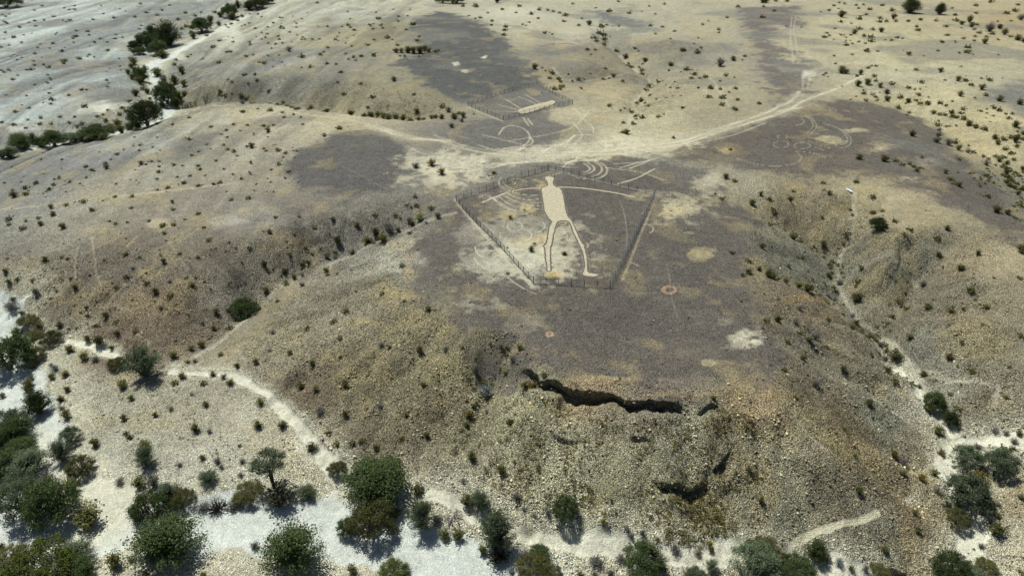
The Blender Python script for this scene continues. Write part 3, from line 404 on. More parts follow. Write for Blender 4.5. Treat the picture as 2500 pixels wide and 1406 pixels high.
# rows are spread evenly in picture height so that near and far ground are equally fine
tv = np.linspace(math.tan(math.radians(64)-PITCH), math.tan(math.radians(6.4)-PITCH), NR-60, endpoint=False)
dep = np.concatenate([PITCH+np.arctan(tv), np.linspace(math.radians(6.4), math.radians(1.0), 60)])
ROWY = (HC+6)/np.tan(dep); ROWY = np.concatenate([ROWY[:-60], ROWY[-60:]])
half = (ROWY*cp+HC*sp_)*.75*1.30
U = np.linspace(-1, 1, NC); GXX = (U[None, :]*half[:, None]).ravel(); GYY = np.repeat(ROWY, NC)
GH, GSL = h_fine(GXX, GYY, True)
q1 = lambda x, y: (x/(y+60), np.log(y+60))
def paint():
    x, y = GXX, GYY; n = len(x)
    # broad tones: blend of the nearest samples
    tp = W([(a, b) for a, b, c in TONES]); tc = np.array([tuple(.93*(.7*q+.3*sum(c)/3*m) for q, m in zip(c, (1.02, 1.05, .9))) if 1870 < a < 2350 and 560 < b < 1000 else tuple(.95*(.72*q+.28*sum(c)/3*m) for q, m in zip(c, (1.0, 1.02, .94))) if a < 1000 and 300 < b < 760 else tuple(q*(1.28 if b > 850 and 1150 < a < 1950 else 1) for q in c) for a, b, c in TONES])
    wx = x+(fbm(x/11, y/11, 3, 41)-.5)*9; wy = y+(fbm(x/11, y/11, 3, 47)-.5)*9
    qx, qy = q1(wx, wy); px, py = q1(tp[:, 0], tp[:, 1])
    num = np.zeros((n, 3)); den = np.zeros(n)
    for i in range(len(tp)):
        d2 = (qx-px[i])**2+((qy-py[i])*.9)**2; w = 1/(d2+2e-4)**1.8; num += w[:, None]*tc[i]; den += w
    A = num/den[:, None]
    stony = .55+.45*sstep(.04, .25, GSL)
    def sub(P, R):
        return np.nonzero((x > P[:, 0].min()-R) & (x < P[:, 0].max()+R) & (y > P[:, 1].min()-R) & (y < P[:, 1].max()+R))[0]
    def blend(ix, a, c): A[ix] += a[:, None]*(np.array(c)-A[ix])
    nbig = fbm(x/5, y/5, 4, 61)-.5; nmid = fbm(x/1.6, y/1.6, 3, 71)-.5
    # streaked fans
    for P, c, soft in PAVES:
        p = W(P); ix = sub(p, soft*3); s = poly_sdf(x[ix], y[ix], [tuple(k) for k in p])
        a = sstep(-soft, soft, s+nbig[ix]*soft*5+nmid[ix]*soft*1.6); blend(ix, a*.93, c)
        stony[ix] = stony[ix]*(1-a)+a*.62
    # mottling: pale fines showing between the stones
    A[:] *= (1+.30*nbig+.22*nmid)[:, None]
    dg = sstep(.50, .66, fbm(x/26+9, y/26, 4, 201))*sstep(150, 210, y)*.62
    A[:] += dg[:, None]*(np.array(c255(136,132,122))-A)
    fs = fan_streak(x, y); A[:] *= (1+np.clip(fs*.85, -.34, .42))[:, None]
    rl = rill_at(x, y)*sstep(.08, .35, GSL); A[:] *= (1-.10*rl)[:, None]
    yl = sstep(.56, .72, fbm(x/6+3, y/6, 4, 91))*sstep(.0, .12, GSL+.06)*.35
    A[:] += yl[:, None]*(np.array(YEL)*.9-A)
    for cx, cy, rx, ry, c, s in PATCHES:
        p = W([(cx, cy), (cx+rx, cy), (cx-rx, cy), (cx, cy-ry), (cx, cy+ry)]); o = p[0]
        ax_ = (p[1]-p[2])/2; ay_ = (p[3]-p[4])/2; R = max(np.hypot(*ax_), np.hypot(*ay_))*1.9
        ix = np.nonzero((abs(x-o[0]) < R) & (abs(y-o[1]) < R))[0]
        if not len(ix): continue
        det = ax_[0]*ay_[1]-ax_[1]*ay_[0]; ux = x[ix]-o[0]; uy = y[ix]-o[1]
        e = np.hypot((ux*ay_[1]-uy*ay_[0])/det, (ax_[0]*uy-ax_[1]*ux)/det)
        sz = min(1, .35*np.hypot(*ay_)); a = sstep(1.25, .45, e+nbig[ix]*2.2*sz+nmid[ix]*1.7*min(1, .5+sz))*s*np.clip(.85+1.2*nmid[ix]+.6*nbig[ix], .25, 1); blend(ix, a, c); stony[ix] *= 1-.5*a
    lab = np.zeros(n, np.int8)
    for P, c, soft in SOFT:
        p = W(P); ix = sub(p, 3); s = poly_sdf(x[ix], y[ix], [tuple(k) for k in p]); a = sstep(-1.3, .2, s/soft/1.6+nmid[ix]*1.6)*.8; blend(ix, a, c)
    for P, w, c, s in T:
        p = spline(W(P), 1.2); ix = sub(p, w*3+.5); d, _, par = seg_dist(x[ix], y[ix], p)
        px_ = (y[ix]*cp+HC*sp_)/F*1.3                                   # nothing narrower than the sheet can hold
        ww = np.maximum(w, px_*.6); k = np.minimum(1, .3+.8*w/ww)
        brk = .55+.9*np.clip(vnoise(par/2.3, par*0, 5)*.7+nmid[ix]*1.2+.3, 0, 1)*.6
        a = sstep(1.5, .45, d/ww+nmid[ix]*.9)*s*k*np.clip(brk, 0, 1); blend(ix, a, c); stony[ix] *= 1-.6*a
    for P, w, *rs in ROADS:
        rs = rs[0] if rs else .9
        p = spline(W(P), 2); ix = sub(p, w*9+2); d, _, _ = seg_dist(x[ix], y[ix], p); px_ = (y[ix]*cp+HC*sp_)/F*1.3; ww = np.maximum(w, px_*.9)
        halo = sstep(5.5, .5, d/ww+nbig[ix]*4)*.5; blend(ix, halo*rs, c255(190,176,148))
        a = sstep(1.5, .5, d/ww+nmid[ix]*1.3)*.85*rs*np.clip(.75+nbig[ix]*1.5, .3, 1); blend(ix, a, c255(206,192,162)); stony[ix] *= 1-.75*a
        lab[ix[d < ww*1.05]] = 1
    for P, w in FOOT:
        p = spline(W(P), 1); ix = sub(p, 4); d, _, _ = seg_dist(x[ix], y[ix], p)
        a = sstep(1.4, .75, d/w+nmid[ix]*.7); blend(ix, a*.95, c255(202,190,158)); stony[ix] *= 1-.8*a; lab[ix[d < w*1.05]] = 2
        GH[ix] -= .12*a
    for P, c in WASH:
        a3 = np.array(P, float); p = W(a3[:, :2]); p = spline(np.c_[p, a3[:, 2]], 2); ix = sub(p[:, :2], 14)
        d, _, par = seg_dist(x[ix], y[ix], p[:, :2]); s = np.r_[0, np.cumsum(np.hypot(*np.diff(p[:, :2], axis=0).T))]
        hw = np.interp(par, s, p[:, 2])*((1.75 if a3[:, 1].max() > 1200 else 1.4) if c is WASHC else 1.25); e = d/hw+nbig[ix]*1.3+nmid[ix]*.4
        halo = sstep(3.0, .9, e)*.7; blend(ix, halo, c255(210,200,170))
        a = sstep(1.15, .85, e); blend(ix, a, np.array(c)*(1+.15*nmid[ix].mean())); stony[ix] = stony[ix]*(1-a)+a*.22; lab[ix[e < 1]] = 3
        GH[ix] -= .35*sstep(1.3, .6, e)
    return np.clip(A, .02, .85), stony, lab
ALB, STONY, LAB = paint(); UX, UY = undercut(GXX, GYY)
def near_fence_flat(): pass
def grid_object(name, keep, remap_cache={}):
    f = FACES[keep]; used, inv = np.unique(f.ravel(), return_inverse=True)
    me = bpy.data.meshes.new(name); me.vertices.add(len(used)); me.loops.add(len(f)*4); me.polygons.add(len(f))
    me.vertices.foreach_set('co', np.stack([GXX[used]+UX[used], GYY[used]+UY[used], GH[used]], 1).astype(np.float32).ravel())
    me.loops.foreach_set('vertex_index', inv.astype(np.int32).ravel())
    me.polygons.foreach_set('loop_start', np.arange(0, len(f)*4, 4, dtype=np.int32)); me.polygons.foreach_set('use_smooth', np.ones(len(f), bool))
    me.update(calc_edges=True)
    ca = me.attributes.new('albedo', 'FLOAT_COLOR', 'POINT'); ca.data.foreach_set('color', np.c_[ALB[used], np.ones(len(used))].astype(np.float32).ravel())
    st = me.attributes.new('stony', 'FLOAT', 'POINT'); st.data.foreach_set('value', STONY[used].astype(np.float32))
    me.materials.append(M_ground); o = bpy.data.objects.new(name, me); C.objects.link(o); o['kind'] = 'structure'; return o
r_ = np.arange(NR-1)[:, None]; c_ = np.arange(NC-1)[None, :]; i0 = (r_*NC+c_).ravel()
FACES = np.stack([i0, i0+1, i0+NC+1, i0+NC], 1); FL = LAB[i0]
grid_object('ground', FL == 0); grid_object('dirt_road', FL == 1); grid_object('footpath', FL == 2); grid_object('sandy_wash', FL == 3)
def land_z(x, y):                                     # height of the sheet itself, between its rows and columns
    x = np.atleast_1d(np.asarray(x, float)); y = np.atleast_1d(np.asarray(y, float))
    r = np.clip(np.searchsorted(ROWY, y)-1, 0, NR-2); ty = np.clip((y-ROWY[r])/(ROWY[r+1]-ROWY[r]), 0, 1)
    def row(k):
        g = np.clip((x/half[k]+1)/2*(NC-1), 0, NC-1.001); i = g.astype(int); t = g-i
        return GH[k*NC+i]*(1-t)+GH[k*NC+i+1]*t
    return row(r)*(1-ty)+row(r+1)*ty
def land(u, v):
    p = ground(u, v); return np.c_[p, land_z(p[:, 0], p[:, 1])]
# ------------------------------------------------------------------ mesh helpers for things
from mathutils.geometry import delaunay_2d_cdt
def mesh_obj(name, V, Fc, mat, parent=None, smooth=False):
    me = bpy.data.meshes.new(name); me.from_pydata([tuple(map(float, v)) for v in V], [], [tuple(map(int, f)) for f in Fc]); me.materials.append(mat)
    if smooth: me.polygons.foreach_set('use_smooth', np.ones(len(me.polygons), bool))
    me.update(); o = bpy.data.objects.new(name, me); C.objects.link(o)
    if parent: o.parent = parent
    return o
def thing(name, label, cat, loc, group=None, rz=0):
    o = bpy.data.objects.new(name, None); C.objects.link(o); o.location = [float(q) for q in loc]; o.rotation_euler = (0, 0, rz); o.empty_display_size = .3
    o['label'] = label; o['category'] = cat
    if group: o['group'] = group
    return o
def tube(V, Fc, pts, rad, n=5):
    pts = [np.asarray(p, float) for p in pts]; b = len(V)
    for i, p in enumerate(pts):
        d = pts[min(i+1, len(pts)-1)]-pts[max(i-1, 0)]; d = d/(np.linalg.norm(d)+1e-9)
        a = np.cross(d, (0, 0, 1.) if abs(d[2]) < .9 else (1., 0, 0)); a /= np.linalg.norm(a)+1e-9; c = np.cross(d, a)
        r = rad[i] if hasattr(rad, '__len__') else rad
        for k in range(n):
            t = 2*math.pi*k/n; V.append(p+r*(a*math.cos(t)+c*math.sin(t)))
    for i in range(len(pts)-1):
        for k in range(n): Fc.append((b+i*n+k, b+i*n+(k+1) % n, b+(i+1)*n+(k+1) % n, b+(i+1)*n+k))
    Fc.append(tuple(b+k for k in range(n))[::-1]); Fc.append(tuple(b+(len(pts)-1)*n+k for k in range(n)))
def simple_mat(name, col, rough=.9, var=.25, sc=1.5, bump=0, metallic=0):
    m, N, Lk, P = new_mat(name); co = N.new('ShaderNodeTexCoord').outputs['Object']
    nz = noise(N, Lk, co, sc, 4, .65); f = maprange(N, Lk, nz, .3, .7, 1-var, 1+var)
    cmb = N.new('ShaderNodeCombineColor'); [Lk.new(f, cmb.inputs[i]) for i in range(3)]
    Lk.new(mixc(N, Lk, 1.0, col, cmb.outputs[0], 'MULTIPLY'), P.inputs['Base Color']); P.inputs['Roughness'].default_value = rough
    P.inputs['Specular IOR Level'].default_value = .2; P.inputs['Metallic'].default_value = metallic
    if bump:
        b = N.new('ShaderNodeBump'); b.inputs['Distance'].default_value = bump; Lk.new(noise(N, Lk, co, sc*6, 3), b.inputs['Height']); Lk.new(b.outputs[0], P.inputs['Normal'])
    return m
M_scraped = simple_mat('scraped_soil', c255(184,168,140), .95, .3, 1.6, .1)
M_rim = simple_mat('varnished_stones', c255(112,105,93), .95, .4, 3, .08)

# ------------------------------------------------------------------ the ground figures
def jag(P, amp, seed):
    P = np.asarray(P); k = np.arange(len(P)); return P+amp*np.c_[vnoise(k*.7, k*0., seed)-.5, vnoise(k*.7, k*0., seed+9)-.5]*2
def sheet(name, px, parent, mat=M_scraped, step=.4, amp=.07, lift=.035, origin=(0, 0, 0)):
    out = W(px); out = np.vstack([out, out[:1]]); out = spline(out, step)[:-1]; out = jag(out, amp, 3)
    x0, y0 = out.min(0); x1, y1 = out.max(0)
    gx, gy = np.meshgrid(np.arange(x0, x1, step), np.arange(y0, y1, step)); gx = gx.ravel(); gy = gy.ravel()
    s = poly_sdf(gx, gy, [tuple(q) for q in out]); k = s > step*.5
    pts = [Vector(q) for q in out]+[Vector((a, b)) for a, b in zip(gx[k], gy[k])]; n = len(out)
    v, e, f, *_ = delaunay_2d_cdt(pts, [(i, (i+1) % n) for i in range(n)], [], 1, 1e-5)
    v = np.array([(q.x, q.y) for q in v]); z = land_z(v[:, 0], v[:, 1])+lift
    o = mesh_obj(name, np.c_[v, z]-np.array(origin), f, mat, parent, True)
    return o, out
def ribbon(name, px, w, parent, lift=.03, origin=(0, 0, 0), seed=1):
    p = spline(W(px), .5); d = np.gradient(p, axis=0); d /= np.hypot(d[:, 0], d[:, 1])[:, None]+1e-9; nrm = np.c_[-d[:, 1], d[:, 0]]
    k = np.arange(len(p)); ww = w*(.8+.45*vnoise(k*.35, k*0., seed)); V = []; Fc = []
    for t in (-1, -.33, .33, 1): q = p+nrm*(t*ww)[:, None]; V.append(np.c_[q, land_z(q[:, 0], q[:, 1])+lift*(1 if abs(t) < 1 else .3)])
    n = len(p); V = np.vstack(V)-np.array(origin)
    for r in range(3):
        for i in range(n-1): Fc.append((r*n+i, r*n+i+1, (r+1)*n+i+1, (r+1)*n+i))
    return mesh_obj(name, V, Fc, M_scraped, parent, True)
def rim(name, line, hgt, w, parent, origin, seed=1, lo=.25):
    p = np.asarray(line); d = np.gradient(p, axis=0); d /= np.hypot(d[:, 0], d[:, 1])[:, None]+1e-9; nrm = np.c_[-d[:, 1], d[:, 0]]
    k = np.arange(len(p)); h = hgt*np.clip(vnoise(k*.16, k*0., seed)*1.5-lo, .12, 1.2)*(.8+.4*vnoise(k*1.3, k*0., seed+3)); V = []; Fc = []; n = len(p)
    for t, z in ((-.15, -.03), (.15, .7), (.4, 1), (.7, .75), (1.15, -.03)):
        q = p+nrm*(t*w*(.8+.4*vnoise(k*.9, k*0.+t, seed+5)))[:, None]; V.append(np.c_[q, land_z(q[:, 0], q[:, 1])+(h*z if z > 0 else z)+(.03 if z > 0 else 0)])
    V = np.vstack(V)-np.array(origin)
    for r in range(4):
        for i in range(n-1): Fc.append((r*n+i, r*n+i+1, (r+1)*n+i+1, (r+1)*n+i))
    return mesh_obj(name, V, Fc, M_rim, parent, True)
o0 = W(H4([(1100,560)]))[0]; O = (o0[0], o0[1], float(land_z(o0[0], o0[1])[0]))
fig = thing('human_geoglyph', 'giant pale human figure with thin spread arms scraped in dark gravel, ringed by fence', 'geoglyph', O)
_, outl = sheet('body', H4(HUMAN), fig, origin=O)
ribbon('arm', H4([(985,360),(940,358),(880,360),(790,370),(700,385),(630,405),(560,430),(495,455),(440,478)]), .26, fig, origin=O)
ribbon('arm', H4([(1135,352),(1250,352),(1400,362),(1520,378),(1650,398),(1760,418),(1830,436),(1890,450)]), .27, fig, origin=O, seed=4)
rim('stone_rim', np.vstack([outl, outl[:1]]), .17, .32, fig, O, 5, .62)
o0 = W(H55([(1150,470)]))[0]; O2 = (o0[0], o0[1], float(land_z(o0[0], o0[1])[0]))
beast = thing('animal_geoglyph', 'pale four-legged animal figure scraped in gravel inside the smaller far fence', 'geoglyph', O2)
_, outb = sheet('body', H55(BEAST), beast, origin=O2, amp=.05)
for L in ([(965,483),(880,430),(770,362)],[(930,498),(800,465),(645,424)],[(1172,418),(1060,366),(930,320)],[(1238,410),(1130,345),(1022,285)]): ribbon('leg', H55(L), .2, beast, origin=O2)
ribbon('tail', H55([(925,525),(850,522),(765,520)]), .22, beast, origin=O2)
rim('stone_rim', np.vstack([outb, outb[:1]]), .2, .4, beast, O2, 8, .4)

# ------------------------------------------------------------------ chain link fences
M_post = simple_mat('dark_steel_post', (.045, .047, .045), .6, .2, 3); M_wire = simple_mat('galvanised_wire', (.17, .18, .185), .5, .15, 2)
def fence(label, corners, gap, H, brace=None):
    cw = W(corners); n = len(cw); ctr = cw.mean(0); z0 = float(land_z(*ctr)[0]); O = np.array([ctr[0], ctr[1], z0])
    root = thing('chain_link_fence', label, 'fence', O)
    for i in range(n):
        a, b = cw[i], cw[(i+1) % n]; L = np.hypot(*(b-a)); k = max(2, round(L/gap)); d = (b-a)/L
        pts = np.array([a+(b-a)*j/k for j in range(k+1)]); pz = land_z(pts[:, 0], pts[:, 1]); V = []; Fc = []
        for j in range(k):
            base = np.array([*pts[j], pz[j]])-O; r = .055 if j else .075
            Vp = []; Fp = []; lean = rng.normal(0, .02, 2); hh = H*(1.06 if j else 1.14)
            tube(Vp, Fp, [base-[0, 0, .2], base+[lean[0]*.5, lean[1]*.5, hh*.5], base+[lean[0], lean[1], hh-.04], base+[lean[0], lean[1], hh]], [r, r, r, r*.6], 7)
            mesh_obj('post', Vp, Fp, M_post, root, True)
        gz = lambda s: np.interp(s, np.linspace(0, L, k+1), pz)
        def P(s, t): s = np.clip(s, 0, L); return np.array([a[0]+d[0]*s, a[1]+d[1]*s, gz(s)+.05+t])-O
        nn = np.array([-d[1], d[0], 0]); Hm = H-.05; w = .0056
        def wire(s0, t0, s1, t1, w=w):
            p, q = P(s0, t0), P(s1, t1); e = (q-p)/(np.linalg.norm(q-p)+1e-9); c = np.cross(e, nn); b0 = len(V)
            for base in (p, q): V.extend([base+nn*w, base-nn*w*.5+c*w*.87, base-nn*w*.5-c*w*.87])
            for m in range(3): Fc.append((b0+m, b0+(m+1) % 3, b0+3+(m+1) % 3, b0+3+m))
        for s in np.arange(-Hm, L, .14):
            for sg in (1, -1):
                s0, s1, t0, t1 = s, s+Hm, 0, Hm
                if s0 < 0: t0 = -s0; s0 = 0
                if s1 > L: t1 = Hm-(s1-L); s1 = L
                if t1-t0 < .05: continue
                if sg > 0: wire(s0, t0, s1, t1)
                else: wire(L-s0, t0, L-s1, t1)
        mesh_obj('wire_mesh', V, Fc, M_wire, root)
        Vr = []; Fr = []
        tube(Vr, Fr, [P(L*j/k, Hm) for j in range(k+1)], .014, 4); tube(Vr, Fr, [P(L*j/k, .0) for j in range(k+1)], .01, 4)
        mesh_obj('tension_wire', Vr, Fr, M_wire, root)
        if brace == i:
            Vr = []; Fr = []; tube(Vr, Fr, [P(0, H*.8), P(L/k, H*.8)], .035, 6); tube(Vr, Fr, [P(0, H*.4), P(L/k, H*.4)], .03, 6); mesh_obj('brace_bar', Vr, Fr, M_post, root)
    return root
fence('large dark five-sided chain link fence with bare posts, enclosing the pale human figure', [(1302,692),(1489,704),(1598,478),(1338,414),(1114,492)], 2.45, 1.45, 3)
fence('small dark four-sided chain link fence enclosing the pale animal figure', [(1229,294),(1398,255),(1311,208),(1143,259)], 2.6, 1.5)

# ------------------------------------------------------------------ a pale scrap of sheeting lying on the tan hollow
def scrap():
    p = land([2073], [466])[0]; V = []; Fc = []; n = 11
    for j in range(n):
        for i in range(n):
            u, v = i/(n-1)-.5, j/(n-1)-.5; z = .1+.45*vnoise(np.array([i*.55+3.]), np.array([j*.55]), 12)[0]*(1-1.2*max(abs(u), abs(v)))
            V.append((u*1.0+.25*v, v*2.0+.3*math.sin(u*6), z))
    for j in range(n-1):
        for i in range(n-1): a = j*n+i; Fc.append((a, a+1, a+n+1, a+n))
    o = mesh_obj('plastic_sheet', V, Fc, simple_mat('pale_plastic', (.5, .58, .64), .5, .15, 2)); o.location = [float(q) for q in p]; o.rotation_euler = (0, 0, .5)
    o['label'] = 'crumpled pale blue plastic sheet lying on bare tan ground'; o['category'] = 'sheet'
scrap()
# ------------------------------------------------------------------ plants
def leaf_mat(name, col, col2):
    m = bpy.data.materials.new(name); m.use_nodes = True; N = m.node_tree.nodes; Lk = m.node_tree.links; N.remove(N['Principled BSDF'])
    oi = N.new('ShaderNodeObjectInfo'); co = N.new('ShaderNodeTexCoord').outputs['Object']
    nz = maprange(N, Lk, noise(N, Lk, co, 5, 3), .35, .65, 0, 1)
    c = mixc(N, Lk, nz, col, col2); f = maprange(N, Lk, oi.outputs['Random'], 0, 1, .75, 1.6)
    cmb = N.new('ShaderNodeCombineColor'); [Lk.new(f, cmb.inputs[i]) for i in range(3)]
    c = mixc(N, Lk, 1.0, c, cmb.outputs[0], 'MULTIPLY')
    d = N.new('ShaderNodeBsdfDiffuse'); t = N.new('ShaderNodeBsdfTranslucent'); mx = N.new('ShaderNodeMixShader'); mx.inputs[0].default_value = .24
    Lk.new(c, d.inputs[0]); Lk.new(c, t.inputs[0]); Lk.new(d.outputs[0], mx.inputs[1]); Lk.new(t.outputs[0], mx.inputs[2]); Lk.new(mx.outputs[0], N['Material Output'].inputs[0])
    return m
M_leaf = {'t': leaf_mat('dark_green_leaf', (.050, .076, .030), (.080, .106, .040)), 'p': leaf_mat('grey_green_leaf', (.080, .108, .062), (.110, .140, .080)),
          'c': leaf_mat('olive_leaf', (.075, .082, .030), (.115, .115, .042)), 'g': leaf_mat('grey_twig_leaf', (.130, .132, .115), (.175, .175, .155)),
          'y': leaf_mat('fresh_green_leaf', (.085, .115, .028), (.125, .150, .040)), 'b': leaf_mat('blue_grey_leaf', (.125, .150, .150), (.17, .20, .20)), 'f': leaf_mat('yellow_blossom', (.34, .30, .06), (.22, .21, .06)), 'r': leaf_mat('rusty_leaf', (.10, .082, .022), (.13, .10, .03))}
M_bark = simple_mat('grey_bark', (.16, .145, .12), .9, .25, 4); M_twig = simple_mat('brown_twig', (.10, .085, .065), .9, .25, 4); M_dead = simple_mat('charred_wood', (.035, .03, .027), .9, .3, 4); M_palebark = simple_mat('bleached_wood', (.25, .235, .20), .9, .2, 4)
def rnd(r): return r.normal(size=3)
class Leaves:
    def __init__(s): s.c = []; s.n = []; s.a = []
    def add(s, c, a, n): s.c.append(c); s.a.append(a); s.n.append(n)
    def arrays(s, r):
        c = np.array(s.c); n = np.array(s.n); a = np.array(s.a)[:, None]; n = n/(np.linalg.norm(n, axis=1)[:, None]+1e-9)
        t = np.cross(n, r.normal(size=c.shape)); t /= np.linalg.norm(t, axis=1)[:, None]+1e-9; b = np.cross(n, t)
        k = .55+.3*r.random((len(c), 1))
        V = np.stack([c-t*a, c+b*a*k, c+t*a, c-b*a*k], 1).reshape(-1, 3); return V
def leaf_mesh(name, L, r, mat):
    V = L.arrays(r); n = len(V)//4; return raw_mesh(name, V, np.arange(n*4).reshape(n, 4), mat)
def raw_mesh(name, V, Fq, mat):
    me = bpy.data.meshes.new(name); k = Fq.shape[1]; me.vertices.add(len(V)); me.loops.add(Fq.size); me.polygons.add(len(Fq))
    me.vertices.foreach_set('co', np.asarray(V, np.float32).ravel()); me.loops.foreach_set('vertex_index', Fq.astype(np.int32).ravel())
    me.polygons.foreach_set('loop_start', np.arange(0, Fq.size, k, dtype=np.int32)); me.update(calc_edges=True); me.materials.append(mat); return me
def tube_mesh(name, tubes, mat, n=5):
    V = []; Fc = []
    for pts, rad in tubes: tube(V, Fc, pts, rad, n)
    me = bpy.data.meshes.new(name); me.from_pydata([tuple(map(float, v)) for v in V], [], Fc); me.materials.append(mat); me.polygons.foreach_set('use_smooth', np.ones(len(me.polygons), bool)); me.update(); return me
def bush_proto(kind, seed, nst, nleaf, la, spread=1.0, hh=.72):            # a bush one unit wide
    r = np.random.default_rng(seed); tubes = []; L = Leaves()
    for k in range(nst):
        az = 2*math.pi*(k+.6*r.random())/nst; el = math.radians(r.uniform(32, 86)); ln = r.uniform(.75, 1.1)
        d = np.array([math.cos(az)*math.cos(el)*spread*.62, math.sin(az)*math.cos(el)*spread*.62, math.sin(el)*hh])*ln
        mid = d*.5+rnd(r)*.03; mid[2] += .03; tubes.append(([np.zeros(3)-[0, 0, .06], mid, d], [.013, .009, .004]))
        for j in range(max(1, nleaf//nst)):
            t = r.beta(1.7, 1.1); p = d*t+(mid-d*.5)*4*t*(1-t)+rnd(r)*(.035+.05*t); p[2] = max(p[2], .03)
            L.add(p, la*r.uniform(.6, 1.25), rnd(r)*.8+p*1.2+[0, 0, .4])
    return leaf_mesh('foliage', L, r, M_leaf[kind]), tube_mesh('stem', tubes, M_twig, 4)
def crown_tree(kind, seed, H=.74, nclump=100, per=125, trunk=.10, low=.0, la=.0155, openness=.16, bark=None, lop=0.25):
    r = np.random.default_rng(seed); tubes = []; L = Leaves(); cl = []
    lob = r.normal(size=(5, 3)); lob /= np.linalg.norm(lob, axis=1)[:, None]
    for k in range(nclump):
        v = rnd(r); v /= np.linalg.norm(v); v[2] = abs(v[2])*1.0 if r.random() < .8 else v[2]*.6
        rad = (.58+.42*r.random()**.6)*(1+lop*max(0, np.max(lob@v)-.5)-lop*.5*max(0, -np.min(lob@v)-.6)); cl.append(np.array([v[0]*.5*rad, v[1]*.5*rad, low*H+(H*(1-low))*(.36+.6*v[2]*rad)]))
    cl = np.array(cl); cl[:, 2] = np.clip(cl[:, 2], .05, H*1.08)
    mains = []
    for k in range(6):
        az = 2*math.pi*(k+r.random()*.6)/6; e = np.array([math.cos(az)*r.uniform(.1, .26), math.sin(az)*r.uniform(.1, .26), H*r.uniform(.45, .75)])
        f = np.array([e[0]*.25, e[1]*.25, H*trunk]); m = (e+f)/2+rnd(r)*.03; tubes.append(([[f[0]*.3, f[1]*.3, -.05], f, m, e], [.030, .022, .014, .006])); mains.append((f, m, e))
    for k in range(26):                                 # ragged shoots that stand out of the crown
        v = rnd(r); v[2] = abs(v[2]); v /= np.linalg.norm(v); s = np.array([v[0]*.38, v[1]*.38, H*(.36+.42*v[2])]); e = np.array([v[0]*.56, v[1]*.56, H*(.38+.72*v[2])])+rnd(r)*.03
        tubes.append(([s, (s+e)/2+rnd(r)*.015, e], [.006, .004, .002]))
        for j in range(16): L.add(s+(e-s)*r.uniform(.35, 1)+rnd(r)*.016, la*.8, rnd(r)+[0, 0, .5])
    for c in cl:
        i = int(np.argmin([np.linalg.norm(c-m[1])+.3*r.random() for m in mains])); s = mains[i][1] if r.random() < .5 else (mains[i][1]+mains[i][2])/2
        tubes.append(([s, (s+c)/2+rnd(r)*.03, c], [.009, .006, .003]))
        sz = r.uniform(.035, .115)
        for j in range(int(per*(sz/.08)**2)):
            q = rnd(r)*[1, 1, .7]*sz*.62; p = c+q
            if p[2] < .015: continue
            L.add(p, la*r.uniform(.6, 1.3), rnd(r)+q/sz*.9+[0, 0, .5])
    return leaf_mesh('crown', L, r, M_leaf[kind]), tube_mesh('trunk', tubes, bark or M_bark, 5)
def fan_tree(kind, seed, H=.8, nb=46, per=90, la=.016, bark=None, arch=.5):  # green-barked tree: boughs that fan out and arch over
    r = np.random.default_rng(seed); tubes = []; L = Leaves()
    for k in range(nb):
        az = 2*math.pi*(k*.618+r.random()*.2); el = math.radians(r.uniform(18, 88)); rr = r.uniform(.8, 1.08)
        e = np.array([math.cos(az)*math.cos(el)*.54*rr, math.sin(az)*math.cos(el)*.54*rr, math.sin(el)*H*rr*.95+.03])
        m = np.array([e[0]*.42, e[1]*.42, e[2]*.62+arch*.12]); pts = []
        for t in np.linspace(0, 1, 6): pts.append((1-t)**2*np.array([e[0]*.05, e[1]*.05, 0])+2*t*(1-t)*m+t*t*e)
        pts[0][2] = -.05; tubes.append((pts, [.017, .013, .010, .007, .004, .002]))
        for j in range(per):
            t = r.beta(2.4, 1.0); p = (1-t)**2*pts[0]+2*t*(1-t)*m+t*t*e+rnd(r)*(.02+.035*t)
            if p[2] < .015: continue
            L.add(p, la*r.uniform(.6, 1.4), rnd(r)+[0, 0, .7])
    return leaf_mesh('crown', L, r, M_leaf[kind]), tube_mesh('trunk', tubes, bark or M_bark, 5)
def dead_proto(seed, n=16, H=.8, mat=None, flat=1.0):
    r = np.random.default_rng(seed); tubes = []
    for k in range(n):
        p = np.array([r.normal(0, .03), r.normal(0, .03), -.04]); az = r.uniform(0, 6.28); el = math.radians(r.uniform(10, 85)); d = np.array([math.cos(az)*math.cos(el), math.sin(az)*math.cos(el), math.sin(el)*H*flat]); pts = [p]
        for s in range(4): d = d+rnd(r)*.28; d[2] = max(d[2], .05*flat); p = p+d/np.linalg.norm(d)*.13*r.uniform(.7, 1.2); pts.append(p)
        tubes.append((pts, [.034, .026, .018, .011, .005]))
        for s in (2, 3):
            for q in range(2): e = rnd(r); e[2] = abs(e[2]); tubes.append(([pts[s], pts[s]+e*.07, pts[s]+e*.13+rnd(r)*.03], [.008, .005, .002]))
    return tube_mesh('branches', tubes, mat or M_dead, 5)
NV = 4
PB = {k: [bush_proto(k, 100*i+s, 22, 900, .046) for s in range(NV)] for i, k in enumerate('cyrf')}
for i, k in enumerate('gb'): PB[k] = [bush_proto(k, 900+100*i+s, 34, 900, .036, 1.08, .55) for s in range(3)]
M_leaf['t2'] = leaf_mat('dark_twig_leaf', (.030, .034, .022), (.045, .048, .032)); PB['t'] = [(leafy, stemmy) for leafy, stemmy in [bush_proto('t2', 1500+s, 26, 800, .036) for s in range(2)]]
